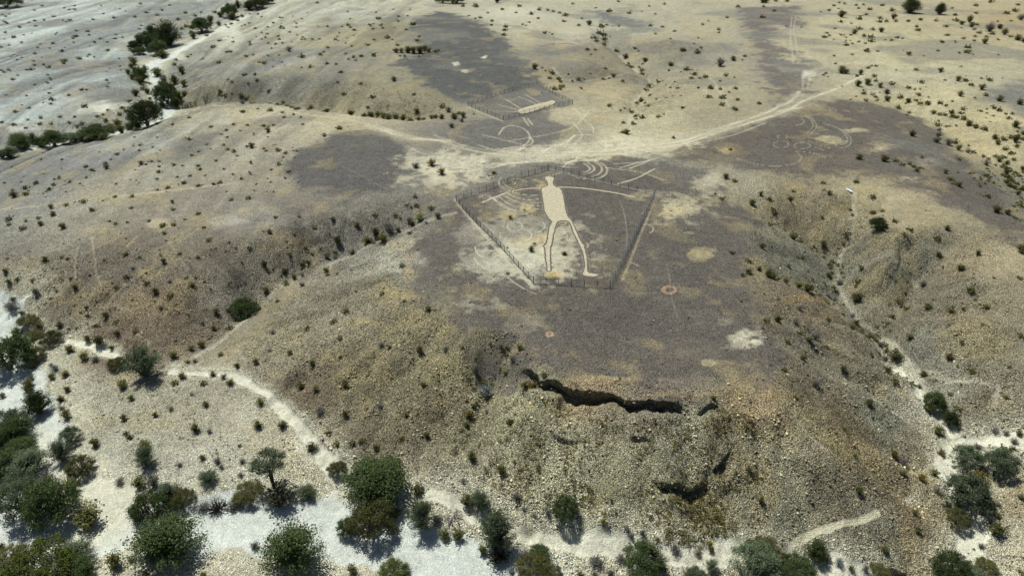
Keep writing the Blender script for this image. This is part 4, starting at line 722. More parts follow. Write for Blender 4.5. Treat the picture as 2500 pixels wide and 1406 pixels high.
PT = {'t': [crown_tree('t', 11), crown_tree('t', 12, .80, 118), crown_tree('t', 13, .68, 100, lop=.4), fan_tree('t', 14, .76, 74, 150, .0145)], 'p': [fan_tree('p', 21, .9, 70, 150, .0145), fan_tree('p', 22, .8, 64, 150, .0145, arch=.8), crown_tree('p', 23, .8, 95, 110, lop=.4)],
      'c': [crown_tree('c', 31, .76, 90, 110), crown_tree('c', 32, .7, 84, 120, lop=.4)], 'y': [crown_tree('y', 41, .6, 100, 120), crown_tree('y', 42, .58, 96, 120, lop=.4)]}
TALL = crown_tree('p', 51, 1.25, 70, 90, .42, .56, .017, bark=M_dead); DEAD = dead_proto(61, 30, 1.1); DEADP = dead_proto(62, 22, .5, M_palebark, .45); FAN = fan_tree('t', 71, .70, 140, 190, .0135, arch=.9)

# plants read off the photograph, crop by crop: x,y,width[,height][kind] in crop units
# kinds: c olive bush, g grey, b blue-grey, y fresh green, r rusty, f in yellow flower; capital letters are trees (T dark, P grey-green, C olive, Y bright), D dead
CROPS = [
 (0,0,2.9916,"1685,75,100,150T 1880,35,130,90T 1475,200,130,100T 1240,275,200,180T 1080,310,130,150T 985,345,75,70T 1165,365,110,120T 1040,555,110,110T 1150,535,100,50y 1225,690,170,200T 1290,755,90,80T 1080,845,215,225T 705,960,200,140T 400,1020,140,130T 165,1035,170,130T 75,1120,140,90P 520,1020,120,80P 600,1010,70y 1330,515,60,70 1275,580,70,80 1200,570,60,90g 1345,610,60 1345,670,60 815,930,70 890,950,80 50,30,180,80T 1955,10,90,60T 1065,300,60 1120,250,110,100T 1020,380,80,60T 1190,400,80,60 1060,500,60 980,450,70 960,480,50 940,530,50 1000,530,80,70T 1180,600,60 1260,640,60 1320,720,60 1190,760,60 950,920,90,60T 1010,900,80 560,1000,90,70T 660,1010,80 300,1040,90,80T 240,1010,80 110,1010,70 1440,170,60 1540,150,60 1610,110,50 1740,40,60 1820,50,80,60T 1700,120,60,70 20,1130,80,70T 860,900,70 760,1000,70 1030,600,60 970,560,50 "
 "1072,92,24 1150,110,20 1185,75,18 1240,40,16 1030,30,18 1300,140,22 1357,95,22 1425,115,20 1470,92,16 1565,90,24 1540,135,40 1770,115,24 1740,148,24 1690,170,26 1600,175,36g 1510,258,24 1415,268,60 1395,230,24 1360,188,28 1330,208,26 1145,235,20 1108,222,22 1122,178,18 1030,188,14 645,230,22 555,265,26 535,283,18 390,318,20 832,130,22 735,285,20 790,368,24 455,372,26 470,440,30 465,460,24 580,428,26 640,415,12 690,418,14 225,505,26 357,490,24 65,512,18 130,550,16 95,580,24 352,550,14 145,200,20 258,155,20 212,165,16 262,190,18 325,148,16 395,122,20 512,148,22 460,148,14 100,275,26 40,240,16 985,125,20 598,658,24 502,698,20 383,728,30 372,762,20 620,775,34 213,790,20 115,810,26 300,860,24 440,850,22 545,850,20 712,845,24 875,835,28 893,788,28 945,740,30 785,798,20 750,830,20 925,815,30 993,680,60 1050,640,36 1080,670,50 870,893,24 775,880,30 600,895,30 560,910,26 505,895,22 375,902,20 290,908,24 205,880,18 105,915,26 15,890,22 190,938,20 1100,720,30y 1380,858,24 1260,905,20 "
 "1382,1012,30 1030,1057,24 1033,1193,44 780,1222,42 775,1195,26 672,1242,28 628,1215,26 812,1165,16 853,1127,26 905,1092,14 1540,925,24 1655,948,20 1705,903,20 1810,910,20 1925,910,26 1998,912,22 1960,950,40 1660,998,18 1775,815,30 1885,795,16 1980,808,34 2065,825,20 2075,853,20 2145,835,20 2200,855,18 2370,990,28 2480,935,36 2037,1095,32 2085,1118,26 1840,1070,50 1805,1072,20 1710,1105,30 1635,1055,20 1665,1085,22 1510,1050,16 1540,1088,12 1450,1103,18 1400,1130,20 1580,1168,20 1163,1178,18 1108,1178,20 1165,1215,22 1160,1252,30 1275,1200,24 1447,1207,24 1462,1232,26 1390,1282,22 1500,1280,14 1145,1305,20 1340,1335,36 1453,1355,28 1610,1332,30 1560,1345,24 1765,1305,26 1830,1268,14 1635,1235,16 1980,1238,18 2037,1200,26 2110,1250,26 2085,1300,18 1225,1370,30 1150,1385,20 510,1328,24 395,1350,26 360,1382,30 263,1335,34 187,1368,34 155,1328,14 35,1335,16 435,1305,18 95,1385,18 "
 "1605,655,34 1645,675,24 1690,665,20 1755,680,34 1790,690,30 1840,720,30 1770,740,40g 1960,640,26 1880,595,24 1815,610,20 1970,733,24 2062,710,24 2092,750,26 2030,770,24 2265,740,32 2365,760,34 2170,790,36 2390,805,40 2250,790,20 2130,785,24 1665,570,18 1695,595,16 1785,530,30 1862,543,22 1930,455,28 1600,455,30 1480,430,18 1373,415,20 1275,470,28 1290,440,20 1395,400,14 1555,340,30 1605,297,24 1660,380,24 1690,380,20 1800,410,26 1850,405,16 1955,400,14 2205,415,36 2112,355,44g 2338,398,28 2365,380,18 2395,350,20 2032,262,20 2040,290,20 1865,205,20 1820,168,16 1790,185,16 1883,108,18 1825,105,12 1912,125,14 2065,130,12 2165,175,14 2055,205,30 2165,205,14 2205,140,12 1955,200,14 1910,240,16 2245,97,10 2320,22,20 2393,195,18 2480,240,14 2450,290,20 2270,490,26 2390,465,24 2455,470,20 2485,525,24 2205,495,14 2465,598,20"),
 (833,0,2.9916,"740,8,90,50T 840,12,120,50T 1140,5,60 50,185,24 95,220,24 48,88,14 65,138,12 233,212,18 270,140,24 305,205,18 420,118,18 485,120,14 503,72,12 253,95,14 380,72,12 475,218,22 415,155,18 525,175,36 335,270,34 373,290,14 240,290,18 555,295,24 570,268,18 413,330,22 200,328,20 80,335,18 143,410,24 92,413,18 55,435,18 237,402,36 180,322,12 400,375,40 440,375,40 490,370,60 530,375,60 575,372,70 610,360,50 640,370,40 690,375,30 710,368,20 465,410,20 570,412,16 430,410,16 385,580,40 145,610,20 230,705,36 20,685,30 5,525,20 532,690,24 "
 "70,795,60 165,800,50 215,795,60 265,790,36 195,770,24 305,820,60y 345,850,60 395,810,70 455,858,60 505,870,36 550,790,40 565,858,40 600,858,30 660,850,40 690,845,40 735,850,50 740,775,36 785,800,50g 825,850,60 890,845,50 880,880,36g 808,920,40 860,825,30 545,1210,55g 660,1190,65r 735,1255,60 1115,1262,30 1080,1285,12 970,832,14 "
 "985,45,36 1070,95,16 1178,70,22 1277,93,18 933,118,16 980,138,18 1015,130,22 890,45,24 1100,155,22 1098,185,20 1200,195,30 1195,220,28 1188,255,30 1300,45,24 1390,100,30 1440,135,20 1375,165,16 1325,180,14 1348,187,12 1445,70,26 1510,75,20 1550,85,20 1595,95,24 1640,110,36 1625,155,26 1690,30,18 1760,135,16 1735,185,24 1810,172,44 1903,190,38 1885,230,36 1920,232,34 1922,262,36 1848,270,30 1863,298,28 1920,297,26 1920,322,24 1800,362,28 1855,365,20 2010,333,36 2080,380,40 2145,350,24 2112,443,36 2100,425,20 2200,485,30 2205,510,34 2220,428,40 2405,285,16 2405,470,40 2490,365,30 2025,12,20 1955,80,34 2105,97,26 1860,60,16 2260,187,26 2345,197,20 2360,30,20 2250,47,14 2435,230,20 2295,105,14 2195,85,10 1490,240,28 1540,252,14 1415,490,50r 1467,495,14 1490,517,14 1540,523,30 1660,538,16 1590,565,34 1523,570,24 1603,597,24 1555,645,34 1610,630,30 1600,648,26 1735,567,30 1690,575,16 1775,565,14 1820,527,12 1930,497,22 1915,553,20 1990,543,44 2055,592,24 2320,575,34 2255,587,34 2230,612,30 2255,660,26 2195,685,40 2165,710,26 2220,718,18 2125,765,36 2160,800,30 2145,822,16 2200,840,38 2158,850,18 2245,757,26 2070,770,16 2040,797,16 1958,770,30 2133,900,32 2060,893,26 2085,965,50 2060,965,30 2315,848,28 2355,835,14 2425,1005,26 2435,597,14 2465,640,18 2370,622,10 2400,640,10 2490,785,20 1465,678,10"),
 (1666,0,2.9916,"1655,55,140,120T 1875,70,80,110T 585,10,50 610,10,40 680,8,20 765,8,26 590,50,20 405,50,24 582,125,30 325,130,20 265,215,24 265,238,18 675,80,20 1105,42,20 1145,22,16 1185,28,18 1270,38,20 1285,62,18 1365,68,26 1460,38,24 1320,35,18 1072,77,22 1140,65,14 1010,90,12 1160,110,60 1343,108,22 1293,137,32 1155,160,26 1115,210,16 1233,172,14 1540,125,50 1555,155,24 1440,130,26 1440,158,28 1490,155,26 1530,75,30 1648,155,24 1738,143,26 1710,195,24 1720,220,30 1855,152,22 1923,193,26 1933,257,24 1893,307,26 2055,282,20 2078,342,36 2083,380,38 1990,110,24 2000,150,34 2040,170,40 2095,150,55 2110,185,50 2150,180,26 2130,215,20 2170,240,26 2035,205,12 2240,212,70g 2315,200,44 2350,240,50 2260,248,26 2395,268,22 2445,278,60 2205,305,50 2140,268,20 2220,270,20 2490,300,40 2140,40,28 2145,98,22 2250,15,30 2365,95,34 2425,78,36 2448,35,24 2470,135,50g 2300,158,14 2400,155,16 1970,60,16 1290,210,30 1255,235,50 1390,215,26 1450,225,40 1325,262,26 1375,268,30 1378,298,34 1035,270,28 1072,260,20 1055,242,16 1157,257,16 1180,258,12 1195,275,12 1195,298,12 1195,328,28 1240,320,16 1288,307,18 1225,300,10 1105,293,12 1345,370,38 1425,375,18 1565,275,24 1525,295,20 1480,293,12 1605,282,14 1650,393,40 1107,408,18 "
 "1380,482,16 1413,483,20 1357,495,24 1160,515,70 1190,525,40 1300,533,44 1270,555,24 1400,555,28 1410,590,24 1350,597,60 1280,612,55 1443,622,40 1527,612,32 1495,652,40 1322,652,16 1320,680,30 1390,685,26 1268,705,14 1228,728,14 1410,705,24 1418,735,20 1340,733,26 1475,735,10 1500,700,55 1598,687,32 1650,640,30 1735,652,14 1725,690,28 1655,712,44 1710,720,24 1738,742,28 1790,745,36 1575,768,34 1663,790,34g 1745,600,32 1703,507,26 1885,513,40 2010,580,46 2063,585,34 2105,620,32 2185,640,56 2240,582,34 2337,572,10 2027,690,46 2215,693,30 2315,722,56 2460,748,52 1880,750,34 1920,770,24 2048,797,28 1840,800,40 1880,820,30 1920,828,30 1965,815,40 1970,840,36 2000,850,30 2030,825,26 2052,860,36 2090,893,55 2140,915,40 2175,810,24 2220,797,16 2222,827,14 2275,790,26 2310,802,36 2362,832,20 2408,830,22 2380,862,30 2430,910,60 2205,938,36 1870,865,34 1938,885,20 1880,930,34g 1675,975,60 1640,828,16 1865,990,40 1855,1022,60g 1940,1042,60g 1990,1035,36 2015,1080,50 2010,985,20 2105,1012,18 2280,1000,50 2345,1015,36 2300,1035,40 2400,1000,36 2430,1020,60 2480,1015,30 2445,960,20 2490,970,40 2440,990,30 2085,1100,40g 2130,1085,30 2200,1130,36g 2240,1140,24 2315,1160,50 2350,1135,30 2300,1120,36 2215,1190,50g 2370,1185,40 2345,1210,30 2360,1230,40 2365,1260,50 2380,1290,40 2340,1275,30 2400,1310,36 2370,1320,40 2390,1345,40 2425,1365,40 2485,1230,40 2480,1375,50 2360,1080,30 2440,1065,30 2395,1110,36 2420,1160,30 "
 "348,1090,24 315,1287,50 380,1318,30 1288,1145,55 1475,1160,60r 1555,1172,30 1605,1200,30 1658,1195,26 1690,1215,30 1735,1225,26 1710,1240,40g 1748,1150,24 1920,1255,40 1950,1305,36 2020,1350,50 1990,1340,30 2010,1258,16 2127,1262,18 1268,1325,32 1028,1333,30 810,1388,20 1035,1390,18 30,505,36 85,540,36 65,572,24 125,572,20 170,560,30 205,640,36 275,465,70g 370,432,44 455,410,24 438,438,14 315,550,30 380,567,14 275,592,18 115,642,18 275,650,24 340,673,16 385,643,28 188,705,34 290,710,40 403,727,28 290,763,30 385,795,36 562,755,26 5,785,20 110,380,40 10,365,30 1165,632,12"),
 (0,468,2.9916,"105,20,60 190,12,36 75,22,20 615,72,38 375,112,44 485,102,26 392,165,46 677,132,36 750,65,14 843,38,24 963,28,30 70,195,40 285,192,26 190,215,22 300,238,44 463,250,60 170,268,40 65,238,30 1190,245,40 1090,215,24 930,225,20 800,215,20 845,232,26 960,115,24 1265,130,24 1260,75,30r 1270,240,30 1490,258,24 1450,155,30 1688,55,26 1820,42,32 2182,158,24 2012,180,24 2280,205,30 1965,265,44 1525,350,30 1817,395,30 1200,300,30 335,502,56 60,498,20 45,585,46 130,642,30 240,648,24 70,665,50 268,740,60g 510,612,30g 495,478,26 550,700,46 405,700,24g 380,780,34 330,812,30 625,822,24 760,862,62 690,942,36 850,948,40 857,1020,44 988,997,40 840,655,34 660,728,16 918,458,34 967,545,30g 920,595,36 765,510,24 1018,462,20 1068,657,40 1135,715,60 1240,755,40 1175,845,40g 1195,500,48 1310,450,30 1447,468,26 1395,645,48 1235,630,36g 970,795,24 630,865,24g "
 "1925,475,50,76 1930,655,60 2075,550,50 2145,585,46 2200,560,30g 2085,632,36 2200,485,40y 2245,482,36 2110,430,26 2225,380,24 2385,430,60 2440,430,44b 2440,395,36y 2430,185,46 2460,310,60,90 2375,525,50 2390,580,30 2460,585,30g 2205,665,40g 2020,765,24 1575,845,60 1650,815,26g 1468,912,38g 1548,940,48 1672,955,36 1880,800,46 1730,870,40 1465,1075,60 1390,1108,52 1370,1225,30 1420,1215,40g 1270,1180,66 990,1132,54 1280,1080,20 810,1110,44 730,1085,90 635,1060,54 440,965,66 225,950,110C 290,970,70 245,1035,100C 370,1060,120C 130,1020,80 265,1175,130C 160,880,40y 100,850,100g 65,820,60g 90,770,50 510,1145,70 615,1200,70 700,1220,50g 870,1245,110C 405,1285,60b 375,1260,30g 380,1345,60 480,1325,60r 240,1270,50 210,1385,90 230,1345,50g 1330,1340,60 1555,1320,56 1605,1165,34 1735,1270,46 1870,1240,50 1965,1140,36g 1635,1345,50g 2115,1155,50 2275,1220,50 2435,925,40 2245,985,36 1990,1015,36g 2190,1365,66 1685,1385,60 2480,1045,30 2480,1160,20 1490,1390,40 1275,1390,40 900,1390,60 1760,765,175,170T 1070,1260,220,250P 75,1170,260,330T"),
 (833,468,2.9916,"538,32,30 550,95,34 510,108,30g 660,115,36 395,150,36 480,95,24 110,185,50 248,160,34 705,172,56 575,178,70y 430,180,20 495,190,60g 518,212,44 620,218,30g 350,230,110,110g 415,245,44 250,245,60,90 185,300,80 300,300,80 500,268,30 232,330,30 78,375,44,70 178,350,20 1388,420,50 1410,378,20 1215,408,14 1235,185,30r 1337,130,14 1630,450,40r 1215,595,24 1115,622,10 445,540,36 635,840,50 495,1028,36g 350,1110,46 570,1115,60 290,1080,50g 300,740,36 35,855,40 195,1300,36 600,1385,50 25,1390,60 460,795,24 885,1125,24 760,1110,40g 1090,1108,24 1165,1130,60g 1305,1135,60 1215,1125,24 985,1230,60,90g 1165,1255,36 1210,1180,36 1250,1220,60b 1200,1285,40y 1110,1315,30 1055,1360,100,110b 1045,1300,60 1400,1330,100r 1340,1370,70r 1480,1330,50"),
 (1666,468,2.9916,"510,78,64 570,22,44 630,62,32 665,118,34 748,215,36 290,50,32 240,15,20 790,52,50 637,232,36 820,280,70 865,315,60 938,325,34 1050,288,56 1028,155,20 1070,15,44 1240,75,24 1255,115,20 1395,28,34 1400,112,40 1468,122,32 1420,230,100,110T 1548,212,34 1662,270,36 1617,315,30 1925,277,48 2290,130,70 2225,28,40 2370,150,50 2440,30,50 2470,110,40 2470,420,80 2155,450,44 2035,535,56 2110,685,60 2245,772,40 1790,820,60 1985,812,40 2072,797,24 1855,355,40 1870,445,44 1898,460,24 1780,600,60g 1325,508,40 1303,575,40 1288,608,28 1290,692,90 1215,240,36 1165,320,24 1170,570,60g 1200,285,20 885,445,44 780,495,36g 1100,450,40 1120,420,30 1095,515,50 1120,495,24 1040,555,24 950,390,30 1000,388,26 1045,415,24 1150,380,20 1155,460,30 1125,630,36 1135,700,50g 1085,655,40g 1185,505,24 1675,1000,60 1670,755,40 1605,725,34 1565,800,36 1530,865,40 1490,905,30g 1455,945,28 1260,830,56b 1295,878,44 1335,928,44g 1320,955,40 1258,940,50 1385,985,50 1410,965,40g 1440,980,40 1475,1010,50g 1520,1020,40 1520,1060,36 1575,1115,100 1515,1110,40g 1543,1180,30 1605,1238,36 1605,1262,36 1765,1300,60 1630,1358,30 1645,1312,24 1575,1300,20 1485,1325,56 1545,1390,40 2117,1285,56 2392,1275,20 1965,1155,60 2195,945,30g 2480,1040,40 2055,1060,34 2460,625,30 "
 "585,370,60 362,440,32 487,505,40 480,580,54 440,605,34 625,600,70 660,620,60 700,635,30y 755,655,50 850,670,70y 915,700,80 560,560,50 1005,735,40g 1060,745,60r 985,690,24g 700,905,60,80 610,945,40 1075,895,50,70 825,940,40g 855,830,60g 695,795,24 430,800,20 970,1040,90g 925,1080,50 770,1075,40 860,1035,36 885,1190,56 1180,1260,56 975,1375,70g 745,1290,36 1250,1170,40g 1050,1135,24"),
 (0,936,2.9916,"290,130,165,200T 65,270,220,170P 130,330,230,200T 20,400,160,220T 60,560,220,200T 230,570,250,170P 150,450,180,130T 520,385,120,130P 460,490,160,170P 600,590,150,150C 190,840,270,300P 400,860,280,330T 535,740,120,110 650,945,195,170 120,700,160,100P 330,670,130,90g 20,620,110,140T 1075,540,140,140P 1060,445,100,60 1020,715,110,100 1125,700,110,120g 1130,870,220,230T 1350,815,130,140C 1250,790,140,140P 1240,1130,430,360T 1000,945,110,70g 2000,655,200,290L 2050,800,240,220t 1590,840,140,180D 1825,770,170,130C 1735,830,100,70g 1480,890,110,50g 1700,890,100,40g 2245,785,130,90P 1525,690,130,70P 875,700,80,60g 1480,540,50 1530,345,44g 1430,325,80 920,355,50d 950,385,40 700,430,80 960,98,54 905,245,60 1135,225,46 1250,180,40g 1505,150,50 900,15,70 1400,75,30g 445,110,60 490,225,80 450,175,40g 495,40,56 205,20,80 15,75,50 1905,140,60 1885,300,76 2065,305,70 2275,455,80 2460,600,110C 2340,200,70g 2310,40,60 2395,350,40 2460,440,40 1590,560,60g 1620,610,40g 1760,665,40g 1315,590,40g 1770,565,40g 1750,450,24 "
 "2150,1200,370,360T 1860,1170,70g 850,1285,130,125 330,1330,370,220Y 560,1200,220,170P 610,1330,220,160T 80,1260,180,100C 75,1310,100,80g 15,1160,60,120 960,1290,40g 1070,1370,60 1490,1395,60 1110,1285,80g"),
 (833,936,2.9916,"265,670,430,340F 560,750,110,80 590,945,190,290P 1135,1030,250,380P 230,985,260,290C 45,990,120,230T 400,940,80,70 1640,865,150,230T 920,840,110,110 1010,850,140,140P 755,1085,100,80 855,1080,100,110 820,945,170,100E 1030,1195,80,70y 1140,1230,200,120t 1450,1210,120,90T 1400,1290,190,150C 1520,1360,150,120C 1345,1235,90,80g 1240,1345,60b 85,1355,90,80 380,1350,160,110Y 450,1390,90y 1860,1290,110,80g 2190,1270,235,230T 2040,1280,90,60g 2310,1330,150,90t 955,520,80,110 1170,610,80,110 930,140,60r 970,75,40 1230,245,60 1060,120,44b 910,215,50 625,310,50,80 470,180,50 440,350,50 250,430,60 150,410,40 85,440,36 28,195,50 285,145,40g 890,710,36g 1280,795,70g 1335,890,40g 1410,930,40g 1510,925,50g 1970,850,30,60y 1910,1020,50f 2085,1055,50g 2115,1110,50b 2200,1090,50g 2310,1120,40 2440,1180,80g 1750,1390,60 1850,1390,50g 1965,1385,60g 700,990,80g"),
 (1666,936,2.9916,"1830,115,120,170T 1950,240,110,130T 1865,330,80,80 1800,180,80,60 2030,520,150,190P 2280,570,180,260P 2160,665,130,110r 2010,790,250,280P 2205,870,100,140C 2000,980,130,130C 1940,1330,190,220T 2110,1370,160,120P 2290,1060,110,100 2300,955,60 2225,1310,120,100C 530,1290,270,260P 590,1200,210,110C 820,1350,210,130T 965,1200,150,180T 1050,1240,80,120g 215,1310,100,90P 100,1380,130,80P 1480,1190,60,80 1440,1330,110,100C 1140,1300,70b 1230,1340,50 1340,1340,60g 1360,140,56 1560,460,60r 1630,510,60g 1845,635,70 1610,650,66 1740,690,70r 1480,735,40 1285,770,70,80 1260,510,40 1180,330,44 825,100,30 1690,955,50 1715,1060,60 225,120,50 490,600,50 575,820,60,100 205,1130,50f 215,1175,50 120,1190,60g 1730,15,44g 1660,15,40 1950,85,30 2010,175,40 2285,320,60g 2370,345,46g 2460,350,56 2365,90,40 2420,415,60g 2150,520,80g 2150,450,60g 2340,475,40 2380,490,40 2410,480,30 2430,560,60g 2185,1170,50g 2300,880,46g 2470,820,50 2190,610,70g 1890,490,60r 2480,1370,40 1850,780,60g 2250,995,70g")]
items = []
for ox, oy, s, txt in CROPS:
    for tok in txt.split():
        k = 'c'
        if tok[-1].isalpha(): k = tok[-1]; tok = tok[:-1]
        a = [float(q) for q in tok.split(',')]; w = a[2]/s; h = (a[3] if len(a) > 3 else a[2]*.85)/s
        items.append([a[0]/s+ox, a[1]/s+oy, w, h, k])
LBL = {'c': ('olive green desert bush', 'bush'), 'g': ('grey twiggy shrub', 'shrub'), 'b': ('blue-grey leafy shrub', 'shrub'), 'y': ('fresh green bush', 'bush'), 'r': ('rusty olive bush', 'bush'), 'f': ('yellow-flowering shrub', 'shrub'), 't': ('dark leafless-looking bush', 'bush'),
       'T': ('dark green tree', 'tree'), 'P': ('grey-green tree', 'tree'), 'C': ('dense olive bush', 'bush'), 'Y': ('bright green bushy tree', 'tree')}
NAMES = {'c': 'creosote_bush', 'g': 'grey_shrub', 'b': 'grey_shrub', 'y': 'green_bush', 'r': 'rusty_bush', 'f': 'flowering_shrub', 't': 'dark_bush', 'T': 'desert_tree', 'P': 'desert_tree', 'C': 'olive_bush', 'Y': 'desert_tree'}
GULA = [(1110,515),(1000,545),(900,580),(800,615),(700,670),(600,745),(500,830),(410,905)]; GULB = [(1840,480),(1940,545),(2040,600),(2055,660),(2080,720),(2150,790),(2200,870),(2260,950),(2310,1040)]
GULD = [(480,235),(600,235),(750,250),(860,270),(1000,280),(1130,285)]; GULE = [(1440,30),(1480,90),(1540,150),(1590,190),(1560,240),(1540,325)]; RAV = [(1240,850),(1200,910),(1170,960),(1150,1020),(1110,1100),(1070,1160)]
GULF = [(2080,205),(2180,240),(2280,292),(2380,350),(2430,400),(2480,470)]; LEDGE = [(1820,640),(1900,680),(1990,715)]
def near(P, x, y, r): return seg_dist(np.array([x]), np.array([y]), P)[0][0] < r
def zone(x, y):
    if near(GULA, x, y, 34): return 'along rocky gully below fence corner', 'plants along the rocky gully below the fence'
    if near(RAV, x, y, 40): return 'in the notch beside the ledge', 'plants in the notch beside the ledge'
    if near(LEDGE, x, y, 30): return 'on the orange mesa rim', 'plants on the orange mesa rim'
    if near(GULB, x, y, 60): return 'along the long sandy gully beside the mesa', 'plants along the long sandy gully'
    if near(GULD, x, y, 30): return 'along the gully behind the pale dirt road', 'plants along the gully behind the road'
    if near(GULE, x, y, 34): return 'along the crooked gully behind animal figure', 'plants along the crooked gully'
    if near(GULF, x, y, 36): return 'along the tan plain gully', 'plants along the gully of the tan plain'
    if poly_sdf(np.array([x]), np.array([y]), [(1114,492),(1338,414),(1598,478),(1489,704),(1302,692)])[0] > 0: return 'inside the human figure fence', 'plants inside the large fence'
    if y > 1225 and 1150 < x <= 1760: return 'at the slope foot below the ledge', 'plants at the foot of the front slope'
    if y > 1225 and 1760 < x <= 2180: return 'below the short pale footpath', 'plants below the footpath'
    if x > 2180 and y > 1010: return 'in the sandy gully mouth', 'plants in the sandy gully mouth'
    if y > 1080 and x <= 240: return 'crowding the white wash bend', 'plants at the white wash bend'
    if y > 1080 and x <= 560: return 'on the gravel island in the wash', 'plants on the wash island'
    if y > 1080 and x <= 1150: return 'in white wash below the spur', 'plants beside the white wash below the spur'
    if x < 130 and y > 690: return 'on the wash bank under the brown hill', 'plants on the wash bank'
    if y > 825 and x < 780 and (y-825) > (x-620)*.75: return 'on the pale gravel fan', 'plants on the pale gravel fan'
    if x < 1000 and 430 < y < 900 and y < 905-(x-410)*.58: return ('low on the brown hillside' if y > 680 else 'high on the brown hillside' if y > 545 else 'on the brown hilltop'), 'plants on the brown hillside'
    if x < 1250 and y > 560: return 'on the stony spur below the mesa', 'plants on the stony spur'
    if x < 2150 and y > 930 and x > 1150: return 'on the steep slope under the ledge', 'plants on the steep front slope'
    if 1250 <= x < 1900 and y > 360: return 'on the mesa outside the fence', 'plants on the mesa'
    if x >= 1900 and y > 560: return 'on the hillside across the sandy gully', 'plants across the sandy gully'
    if x > 2330 and y > 300: return 'in the hollow past dark mesa', 'plants in the scrubby hollow'
    if x >= 1900 and y > 300: return 'on dark gravel beyond the gully', 'plants on the far dark gravel'
    if 280 < x < 480 and 60 < y < 330: return 'in the far tree-lined wash', 'plants in the far wash'
    if x < 280 and y > 300 and y < 395: return 'at the lower end of the far wash', 'plants in the far wash'
    if 400 <= x < 720 and y < 110 and y < 150-(x-400)*.3: return 'at the upper end of the far wash', 'plants in the far wash'
    if x < 400 and y < 330: return 'on grey fan past far wash', 'plants on the grey fan'
    if x < 960 and y < 235: return 'on the pale rise beyond the road', 'plants on the pale rise'
    if x < 720 and y < 560: return 'on the pale flat before the wash', 'plants on the pale flat'
    if x < 1100 and y > 235: return 'beside the pale dirt road', 'plants beside the dirt road'
    if x < 1130: return 'on the hill by blue-grey gravel', 'plants on the hill by the dark gravel'
    if x < 1450 and y < 120: return 'on far flat behind dark gravel', 'plants on the far pale flat'
    if x < 1800: return 'on tan rises behind animal figure', 'plants on the tan rises'
    if y < 130: return 'on far tan plain by lone trees', 'plants on the far tan plain'
    return 'on the tan plain past the forked road', 'plants on the tan plain'
def lump(u, v): return land(u, v)
def world_size(it):
    x, y, w, h, k = it[:5]; by = y+h*.34; p = land([x], [by])[0]; zc = p[1]*cp-(p[2]-HC)*sp_; s = zc/F; dpn = math.atan2(HC-p[2], p[1])
    Wd = w*s*((1.2 if y > 400 else 1.05) if k in 'TPCYFL' else 1.12 if w > 14 else 1.3); Hh = (h*s-.42*Wd*math.sin(dpn))/max(.35, math.cos(dpn)); lo, hi = (.5, .85) if k in 'cgbyrft' else (.5, .95)
    if k == 'L': lo, hi = 1.0, 1.7
    return p, Wd, float(np.clip(Hh/Wd, lo, hi))
ground_z = None
cs = sorted([it for it in items if it[4] == 'c'], key=lambda t: -t[2]); keep_c = set(id(t) for t in cs[:296])
extra = [t for t in cs[296:]]
def place(root_or, me, name, p, rz, sc, parent=None):
    o = bpy.data.objects.new(name, me); C.objects.link(o)
    if parent: o.parent = parent
    return o
named = []
for it in items:
    k = it[4]
    if k == 'c' and id(it) not in keep_c: continue
    named.append(it)
# labels: kind and size, the place, then the order within the place where that is all that tells plants apart
def size_word(it):
    w = it[2]
    if it[4] in 'TPY': return 'small' if w < 38 else '' if w < 62 else 'large'
    if it[4] == 'C': return ''
    return 'tiny' if w < 11 else 'small' if w < 17 else '' if w < 26 else 'large'
ORD = ['', 'second', 'third', 'fourth', 'fifth', 'sixth', 'seventh', 'eighth', 'ninth', 'tenth', 'eleventh', 'twelfth', 'thirteenth', 'fourteenth', 'fifteenth', 'sixteenth', 'seventeenth', 'eighteenth', 'nineteenth', 'twentieth']
bins = {}
for it in named:
    if it[4] in 'LDEFd': continue
    z, g = zone(it[0], it[1]); bins.setdefault((size_word(it), LBL[it[4]][0], z), []).append(it); it.append(g)
LAB_OF = {}
for (sw, kd, z), L in bins.items():
    L.sort(key=lambda t: t[0]); base = (sw+' '+kd).strip()
    for i, it in enumerate(L):
        n = len(L)
        if n == 1: t = f'{base} {z}'
        elif n == 2: t = f'{base} {z}, {"left" if i == 0 else "right"} one'
        elif i == 0: t = f'{base} {z}, leftmost'
        elif i == n-1: t = f'{base} {z}, rightmost'
        elif i < 20: t = f'{base} {z}, {ORD[i]} from left'
        else: t = f'{base} {z}, {ORD[n-1-i]} from right'
        LAB_OF[id(it)] = t
